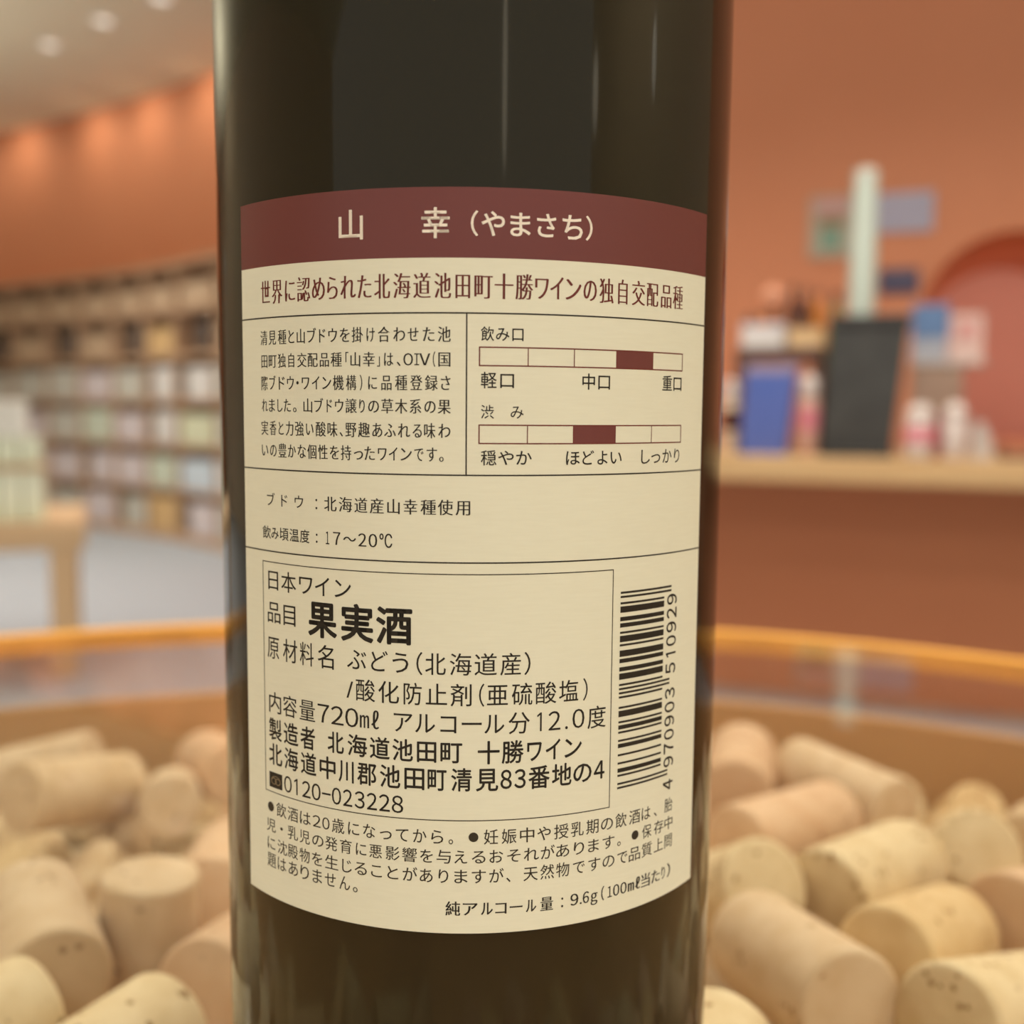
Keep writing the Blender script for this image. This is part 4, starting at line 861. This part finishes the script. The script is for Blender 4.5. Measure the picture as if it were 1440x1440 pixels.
part('foot_plate', lathe([(0, 0), (.30, 0), (.30, .022), (.28, .03), (0, .03)], 64), TUBW)

# corks
def cork_mat(name, c, c2, c3, pit):
    m = bpy.data.materials.new(name); m.use_nodes = True; nt = m.node_tree; b = nt.nodes['Principled BSDF']
    b.inputs['Roughness'].default_value = .75; b.inputs['Specular IOR Level'].default_value = .3
    tc = nt.nodes.new('ShaderNodeTexCoord'); oi = nt.nodes.new('ShaderNodeObjectInfo')
    ad = nt.nodes.new('ShaderNodeVectorMath'); ad.operation = 'ADD'
    mp = nt.nodes.new('ShaderNodeMapping'); mp.inputs['Scale'].default_value = (1, 1, 3.7)
    nt.links.new(tc.outputs['Object'], mp.inputs[0]); sc_ = nt.nodes.new('ShaderNodeMath'); sc_.operation = 'MULTIPLY'; sc_.inputs[1].default_value = 50
    nt.links.new(oi.outputs['Random'], sc_.inputs[0])
    nt.links.new(mp.outputs[0], ad.inputs[0]); nt.links.new(sc_.outputs[0], ad.inputs[1])
    n = nt.nodes.new('ShaderNodeTexNoise'); n.inputs['Scale'].default_value = 1.6; n.inputs['Detail'].default_value = 5
    nt.links.new(ad.outputs[0], n.inputs['Vector'])
    mx = nt.nodes.new('ShaderNodeMix'); mx.data_type = 'RGBA'; mx.inputs[6].default_value = c; mx.inputs[7].default_value = c2
    r = nt.nodes.new('ShaderNodeValToRGB'); r.color_ramp.elements[0].position = .38; r.color_ramp.elements[1].position = .66
    nt.links.new(n.outputs[0], r.inputs[0]); nt.links.new(r.outputs[0], mx.inputs[0])
    v = nt.nodes.new('ShaderNodeTexVoronoi'); v.inputs['Scale'].default_value = 4.2
    nt.links.new(ad.outputs[0], v.inputs['Vector'])
    n3 = nt.nodes.new('ShaderNodeTexNoise'); n3.inputs['Scale'].default_value = 1.5; nt.links.new(ad.outputs[0], n3.inputs['Vector'])
    lt = nt.nodes.new('ShaderNodeMath'); lt.operation = 'LESS_THAN'; nt.links.new(v.outputs['Distance'], lt.inputs[0]); lt.inputs[1].default_value = .30
    gt = nt.nodes.new('ShaderNodeMath'); gt.operation = 'GREATER_THAN'; nt.links.new(n3.outputs[0], gt.inputs[0]); gt.inputs[1].default_value = pit
    mu = nt.nodes.new('ShaderNodeMath'); mu.operation = 'MULTIPLY'; nt.links.new(lt.outputs[0], mu.inputs[0]); nt.links.new(gt.outputs[0], mu.inputs[1])
    m2 = nt.nodes.new('ShaderNodeMix'); m2.data_type = 'RGBA'; nt.links.new(mu.outputs[0], m2.inputs[0]); nt.links.new(mx.outputs[2], m2.inputs[6]); m2.inputs[7].default_value = c3
    nt.links.new(m2.outputs[2], b.inputs['Base Color'])
    return m
CM = [cork_mat('tan_cork', lin(214, 188, 152), lin(200, 170, 130), lin(140, 104, 70), .60),
      cork_mat('beige_cork', lin(216, 191, 158), lin(206, 178, 142), lin(146, 112, 80), .62),
      cork_mat('pinkish_cork', lin(217, 184, 150), lin(208, 171, 135), lin(150, 108, 76), .62),
      cork_mat('pale_cork', lin(228, 207, 168), lin(216, 192, 150), lin(150, 116, 76), .56),
      cork_mat('golden_cork', lin(222, 194, 148), lin(210, 178, 130), lin(150, 110, 64), .60)]
cme = []
for m in CM:
    bm = lathe([(0, -.5), (.9, -.5), (.97, -.493), (1, -.475), (1, .475), (.97, .493), (.9, .5), (0, .5)], 32)
    bmesh.ops.recalc_face_normals(bm, faces=bm.faces[:])
    me = bpy.data.meshes.new('wine_cork'); bm.to_mesh(me); bm.free()
    for p in me.polygons: p.use_smooth = True
    me.set_sharp_from_angle(angle=R_(50)); me.materials.append(m); cme.append(me)
CORK_LABEL = {
 'A': 'long tan cork lying at the left picture edge against the tub wall', 'A2': 'tan cork lying behind the long one at the left, nearest the tub wall',
 'B': 'pinkish cork pointing at the viewer far back, just left of the wine bottle', 'C': 'short beige cork between the long left cork and the pinkish one by the bottle',
 'D': 'beige cork standing upright on end left of the wine bottle', 'E': 'thick cork left of the upright one, its end turned to the viewer',
 'F': 'pale cork at the bottom left corner of the picture', 'G': 'pale speckled cork in front of the upright cork, at the bottom edge',
 'H': 'pinkish cork half behind the left edge of the wine bottle', 'I': 'pinkish cork at the bottom edge, right beside the left side of the wine bottle',
 'J': 'pinkish cork far back, just right of the wine bottle', 'K': 'long cork far back on the right, sloping down to the right',
 'L': 'orange tinted cork lying in front of the far ones, right of the wine bottle', 'M': 'large pale cork at the right with its round left end facing the viewer',
 'N': 'pale cork right against the right side of the wine bottle', 'M2': 'pale cork lying in line behind the large pale one at the right',
 'O': 'large beige cork at lower right, its split end facing the viewer',
 'Q': 'pinkish cork at the right picture edge, end towards the viewer', 'R': 'pale speckled cork lying in the bottom right corner',
 'S': 'pale cork at the bottom edge, right beside the right side of the wine bottle', 'T': 'tan cork at the right picture edge behind the large pale one',
 'V': 'golden cork tucked under the large pale cork at right'}
for key, x, y, z, ux, uy, uz, L, r, mi in CORKS:
    o = bpy.data.objects.new('wine_cork', cme[mi]); COL.objects.link(o)
    o.location = (x/1000, y/1000, EYE+z/1000); o.scale = (r/1000, r/1000, L/1000)
    o.rotation_mode = 'QUATERNION'; o.rotation_quaternion = Vector((ux, uy, uz)).to_track_quat('Z', 'Y')
    if key in CORK_LABEL: tag(o, CORK_LABEL[key], 'cork', 'wine corks on top of the pile')
    else: tag(o, 'plain wine cork in the lower layer of the pile, under or between the top corks', 'cork', 'wine corks in the lower layer')

# ------------------------------------------------------------------ the wine bottle
mm = .001
LR = 37.5             # label radius, mm
bot = thing('wine_bottle', 'dark wine bottle with cream and maroon Japanese back label, standing on the glass table', 'bottle', (0, 0, ztop+.0002))
GLASSB = mat('dark_bottle_glass', BOTTLE_COL, .07, .5)
GLASSB.node_tree.nodes['Principled BSDF'].inputs['Specular Tint'].default_value = (1, .93, .76, 1)
def glass_profile():
    pr = [(0, 22), (8, 20), (20, 8), (26, 2), (29, 0), (32.5, .3), (35, 2), (36.4, 6), (36.75, 12)]
    for z in range(20, 190, 10): pr.append((36.8+.42*min(1, z/170), z))
    for i in range(1, 13):
        a = i/12; pr.append((37.22-23.2*(a*a*(3-2*a)), 185+42*a))
    pr += [(14, 235), (13.8, 262), (13.8, 292), (15, 293), (15.2, 298), (14, 300), (9.5, 300), (9.5, 290)]
    return [(r*mm, z*mm) for r, z in pr]
sharp(obj('glass_body', lathe(glass_profile(), 192), GLASSB, bot, True), 50)
FOIL = mat('maroon_foil', lin(70, 24, 26), .35, .5, metallic=.6)
obj('capsule', lathe([(14.4*mm, .238), (14.1*mm, .262), (14.1*mm, .291), (15.4*mm, .2925), (15.5*mm, .2985), (14*mm, .3006), (0, .3006)], 64), FOIL, bot, True)

def paper_mat():
    m = bpy.data.materials.new('cream_laid_paper'); m.use_nodes = True; nt = m.node_tree; b = nt.nodes['Principled BSDF']
    b.inputs['Roughness'].default_value = .55; b.inputs['Specular IOR Level'].default_value = .35
    tc = nt.nodes.new('ShaderNodeTexCoord'); mp = nt.nodes.new('ShaderNodeMapping'); mp.inputs['Scale'].default_value = (300, 300, 3200)
    n = nt.nodes.new('ShaderNodeTexNoise'); n.inputs['Scale'].default_value = 1; n.inputs['Detail'].default_value = 2
    nt.links.new(tc.outputs['Object'], mp.inputs[0]); nt.links.new(mp.outputs[0], n.inputs['Vector'])
    mx = nt.nodes.new('ShaderNodeMix'); mx.data_type = 'RGBA'; mx.inputs[6].default_value = PAPER; mx.inputs[7].default_value = PAPER2
    nt.links.new(n.outputs[0], mx.inputs[0]); nt.links.new(mx.outputs[2], b.inputs['Base Color'])
    return m
PAPERM = paper_mat()
MAROON = mat('maroon_print', MAROON_COL, .42, .5)
MAROON2 = mat('maroon_ink', lin(108, 44, 35), .5, .4)
INK = mat('black_ink', lin(34, 28, 18), .55, .4)
INK2 = mat('grey_ink', lin(50, 42, 28), .55, .4)
LABZ = EYE-ztop-.0002       # label coordinates are heights relative to the camera (mm) -> bottle coordinates
def bend(u, z, lift=0):
    r = (LR+lift)*mm; a = u/LR
    return Vector((r*math.sin(a), -r*math.cos(a), LABZ+z*mm))
def sheet(name, u0, u1, z0, z1, lift, thick, m, parent, step=1.0):
    bm = bmesh.new(); n = max(1, int((u1-u0)/step)); rows = []
    for i in range(n+1):
        u = u0+(u1-u0)*i/n
        rows.append([bm.verts.new(bend(u, z0, lift)), bm.verts.new(bend(u, z1, lift)), bm.verts.new(bend(u, z1, lift-thick)), bm.verts.new(bend(u, z0, lift-thick))])
    for a, b in zip(rows, rows[1:]):
        for k in range(4): bm.faces.new((a[k], b[k], b[(k+1) % 4], a[(k+1) % 4]))
    bm.faces.new(rows[0]); bm.faces.new(rows[-1][::-1])
    o = obj(name, bm, m, parent, True); return sharp(o, 30)
U0, U1, ZB, ZT = -34.2, 35.05, -64.0, 25.3
label = sheet('back_label', U0, U1, ZB, ZT, 0, .22, PAPERM, bot)
sheet('header_band', U0-.005, U1+.005, 17.33, ZT+.005, .012, .01, MAROON, label)

class Ink:
    """flat print collected in label coordinates, cut into narrow strips and rolled onto the bottle"""
    def __init__(s): s.bm = bmesh.new()
    def rect(s, u0, u1, z0, z1):
        n = max(1, int(abs(u1-u0)/1.0)); bm = s.bm
        c = [(bm.verts.new((u0+(u1-u0)*i/n, z0, 0)), bm.verts.new((u0+(u1-u0)*i/n, z1, 0))) for i in range(n+1)]
        for a, b in zip(c, c[1:]): bm.faces.new((a[0], b[0], b[1], a[1]))
    def frame(s, u0, u1, z0, z1, w=.12):
        s.rect(u0, u1, z0-w/2, z0+w/2); s.rect(u0, u1, z1-w/2, z1+w/2)
        s.rect(u0-w/2, u0+w/2, z0-w/2, z1+w/2); s.rect(u1-w/2, u1+w/2, z0-w/2, z1+w/2)
    def glyphs(s, text, style, place):
        for verts, faces in glyph_cache(text, style):
            bm2 = bmesh.new(); vs = [bm2.verts.new(place(x, y)+(0,)) for x, y in verts]
            for f in faces:
                try: bm2.faces.new([vs[i] for i in f])
                except ValueError: pass
            us = [v.co.x for v in vs]
            k = math.floor(min(us))+1
            while k < max(us):
                bmesh.ops.bisect_plane(bm2, geom=bm2.verts[:]+bm2.edges[:]+bm2.faces[:], plane_co=(k, 0, 0), plane_no=(1, 0, 0)); k += 1
            me = bpy.data.meshes.new('scratch'); bm2.to_mesh(me); bm2.free(); s.bm.from_mesh(me); bpy.data.meshes.remove(me)
    def build(s, name, m, lift=.02):
        for v in s.bm.verts: v.co = bend(v.co.x, v.co.y, lift)
        me = bpy.data.meshes.new(name); bm = s.bm
        for f in bm.faces:
            f.normal_update(); c = f.calc_center_median()
            if f.normal.dot(Vector((c.x, c.y, 0))) < 0: f.normal_flip()
        bm.to_mesh(me); bm.free()
        return link(name, me, m, label)

def around(r, n=8): return [(r*math.cos(2*PI*i/n), r*math.sin(2*PI*i/n)) for i in range(n)]
# stroke weight: outline offset, then copies shifted sideways (upright strokes heavier) or all round (bold)
STYLE = {'t': (0, around(.013, 6)), 'h': (-.014, [(-.036, 0), (-.018, 0), (0, 0), (.018, 0), (.036, 0)]), 'm': (-.006, [(-.019, 0), (.019, 0)]), 'm2': (0, [(-.018, 0), (0, 0), (.018, 0)]),
         'l': (0, [(-.004, 0), (.004, 0)]), 'g': (0, around(.006, 4)), 'e': (0, around(.014, 4)), 'b': (0, around(.026)+[(0, 0)])}
WIDE = dict(zip('0123456789OIVg-', '０１２３４５６７８９ＯＩＶｇ－'))
ONE = [(.36, 0), (.435, 0), (.435, .735), (.375, .735), (.22, .635), (.22, .56), (.36, .64)]
_gc = {}
def glyph_cache(text, style):
    if (text, style) in _gc: return _gc[(text, style)]
    off, dup = STYLE[style]
    if text == '1' and style[0] != 'm':
        out = [([(x+dx, y+dy) for x, y in ONE], [(0, 1, 2, 6), (2, 3, 4, 5, 6)]) for dx, dy in dup]
        _gc[(text, style)] = out; return out
    cu = bpy.data.curves.new('scratch', 'FONT'); cu.body = WIDE.get(text, text); cu.size = 1; cu.resolution_u = 3; cu.offset = off
    ob = bpy.data.objects.new('scratch', cu); COL.objects.link(ob)
    me = bpy.data.meshes.new_from_object(ob.evaluated_get(bpy.context.evaluated_depsgraph_get()))
    vs = [(v.co.x, v.co.y) for v in me.vertices]; fs = [tuple(p.vertices) for p in me.polygons]
    bpy.data.objects.remove(ob); bpy.data.curves.remove(cu); bpy.data.meshes.remove(me)
    out = [([(x+dx, y+dy) for x, y in vs], fs) for dx, dy in dup]
    _gc[(text, style)] = out
    return out
def extent(text, style):
    g = glyph_cache(text, style); xs = [v[0] for a in g for v in a[0]]; ys = [v[1] for a in g for v in a[0]]
    return min(xs), max(xs), min(ys), max(ys)
INKS = {'variety_title': (mat('cream_ink', lin(246, 236, 218), .5, .4), .03), 'heading_text': (MAROON2, .02), 'grape_and_temperature_text': (INK, .02), 'warning_text': (INK2, .02)}
LABELS = {'variety_title': 'cream characters on the maroon band', 'heading_text': 'dark red heading line', 'description_text': 'six line description in small black print',
          'taste_scale_text': 'small captions of the two taste scales', 'grape_and_temperature_text': 'grape and serving temperature lines', 'product_statement_text': 'boxed product statement in black print',
          'warning_text': 'small dotted warning lines', 'alcohol_amount_text': 'alcohol amount line at the foot'}
for blk, lines in LABEL_TEXT.items():
    ik = Ink()
    for ln in lines:
        st = ln[0]
        if ln[1] == 'box':
            zt = ln[2]
            for ch, a, b, zb in ln[3]:
                x0, x1, y0, y1 = extent(ch, st)
                ik.glyphs(ch, st, lambda x, y: (a+(x-x0)/(x1-x0)*(b-a), zb+(y-y0)/(y1-y0)*(zt-zb)))
        else:
            em, base = ln[1], ln[2]
            for ch, a, b in ln[3]:
                if ch == '●':
                    n = 20; c = [ik.bm.verts.new(((a+b)/2+.5*(b-a)*math.cos(2*PI*i/n), base+.38*em+.5*(b-a)*math.sin(2*PI*i/n), 0)) for i in range(n)]
                    ik.bm.faces.new(c); continue
                x0, x1, y0, y1 = extent(ch, st)
                ik.glyphs(ch, st, lambda x, y: (a+(x-x0)/(x1-x0)*(b-a), base+y*em))
    o = ik.build(blk, *INKS.get(blk, (INK, .02)))
    o['label'] = LABELS[blk]
# rules
ik = Ink()
for z in (11.04, -7.79, -18.19): ik.rect(U0, U1, z-.085, z+.085)
ik.rect(-.88, -.72, -7.79, 11.04)
ik.build('rule_lines', INK, .016)
ik = Ink(); ik.frame(-29.88, 18.02, -49.72, -19.58, .12); ik.build('statement_box_line', INK2, .016)
# taste scales
ik = Ink(); fl = Ink()
for zt, zb, full in ((7.14, 5.02, 3), (-1.89, -4.04, 2)):
    us = [.7, 6.43, 12.16, 17.95, 23.75, 29.55]
    ik.frame(us[0], us[-1], zb, zt, .15)
    for u in us[1:-1]: ik.rect(u-.06, u+.06, zb, zt)
    fl.rect(us[full], us[full+1], zb, zt)
ik.build('taste_scale_outline', MAROON2, .016)['label'] = 'thin maroon outlines of the two five step scales'
fl.build('taste_scale_mark', MAROON, .014)['label'] = 'filled maroon step of each taste scale'
# barcode 4970903510929, read from the foot upwards
CODE = '4970903510929'
LC = ['0001101', '0011001', '0010011', '0111101', '0100011', '0110001', '0101111', '0111011', '0110111', '0001011']
PAR = ['LLLLLL', 'LLGLGG', 'LLGGLG', 'LLGGGL', 'LGLLGG', 'LGGLLG', 'LGGGLL', 'LGLGLG', 'LGLGGL', 'LGGLGL']
rc = [''.join('1' if c == '0' else '0' for c in s) for s in LC]; gc_ = [s[::-1] for s in rc]
bits = '101'+''.join((LC if p == 'L' else gc_)[int(d)] for d, p in zip(CODE[1:7], PAR[4]))+'01010'+''.join(rc[int(d)] for d in CODE[7:])+'101'
ik = Ink(); zb, zt = -47.62, -22.42; md = (zt-zb)/95; i = 0
while i < 95:
    if bits[i] == '1':
        j = i
        while j < 95 and bits[j] == '1': j += 1
        guard = i < 3 or j > 92 or 45 <= i < 50
        ik.rect(19.2, 28.3 if guard else 26.85, zb+i*md, zb+j*md); i = j
    else: i += 1
ik.build('barcode', INK, .016)['label'] = 'upright black barcode stripes at the right'
ik = Ink()
zs = [-49.02]+[-45.88+1.83*k for k in range(6)]+[-33.40+1.822*k for k in range(6)]
for d, zc in zip(CODE, zs):
    x0, x1, y0, y1 = extent(d, 'e'); wd = .62 if d == '1' else 1.42
    ik.glyphs(d, 'e', lambda x, y: (29.55-(y-y0)/(y1-y0)*2.12, zc-wd/2+(x-x0)/(x1-x0)*wd))
ik.build('barcode_digits', INK, .02)
# free-phone pictogram: dark square with a pale ring and arc
ik = Ink(); ik.rect(-29.05, -26.4, -49.1, -47.05); ik.build('phone_pictogram', INK, .014)
ik = Ink()
for cx, r0, r1, a0, a1 in ((-28.1, .42, .58, 0, 2*PI), (-27.3, .42, .58, 0, 2*PI), (-27.7, .95, 1.08, .5, PI-.5)):
    n = 24; prev = None
    for i in range(n+1):
        a = a0+(a1-a0)*i/n; cz = -48.2 if r1 < .9 else -48.35
        cur = (ik.bm.verts.new((cx+r0*math.cos(a), cz+r0*math.sin(a)*.8, 0)), ik.bm.verts.new((cx+r1*math.cos(a), cz+r1*math.sin(a)*.8, 0)))
        if prev: ik.bm.faces.new((prev[0], prev[1], cur[1], cur[0]))
        prev = cur
ik.build('phone_pictogram_lines', mat('faded_ink', lin(128, 112, 84), .55, .4), .02)
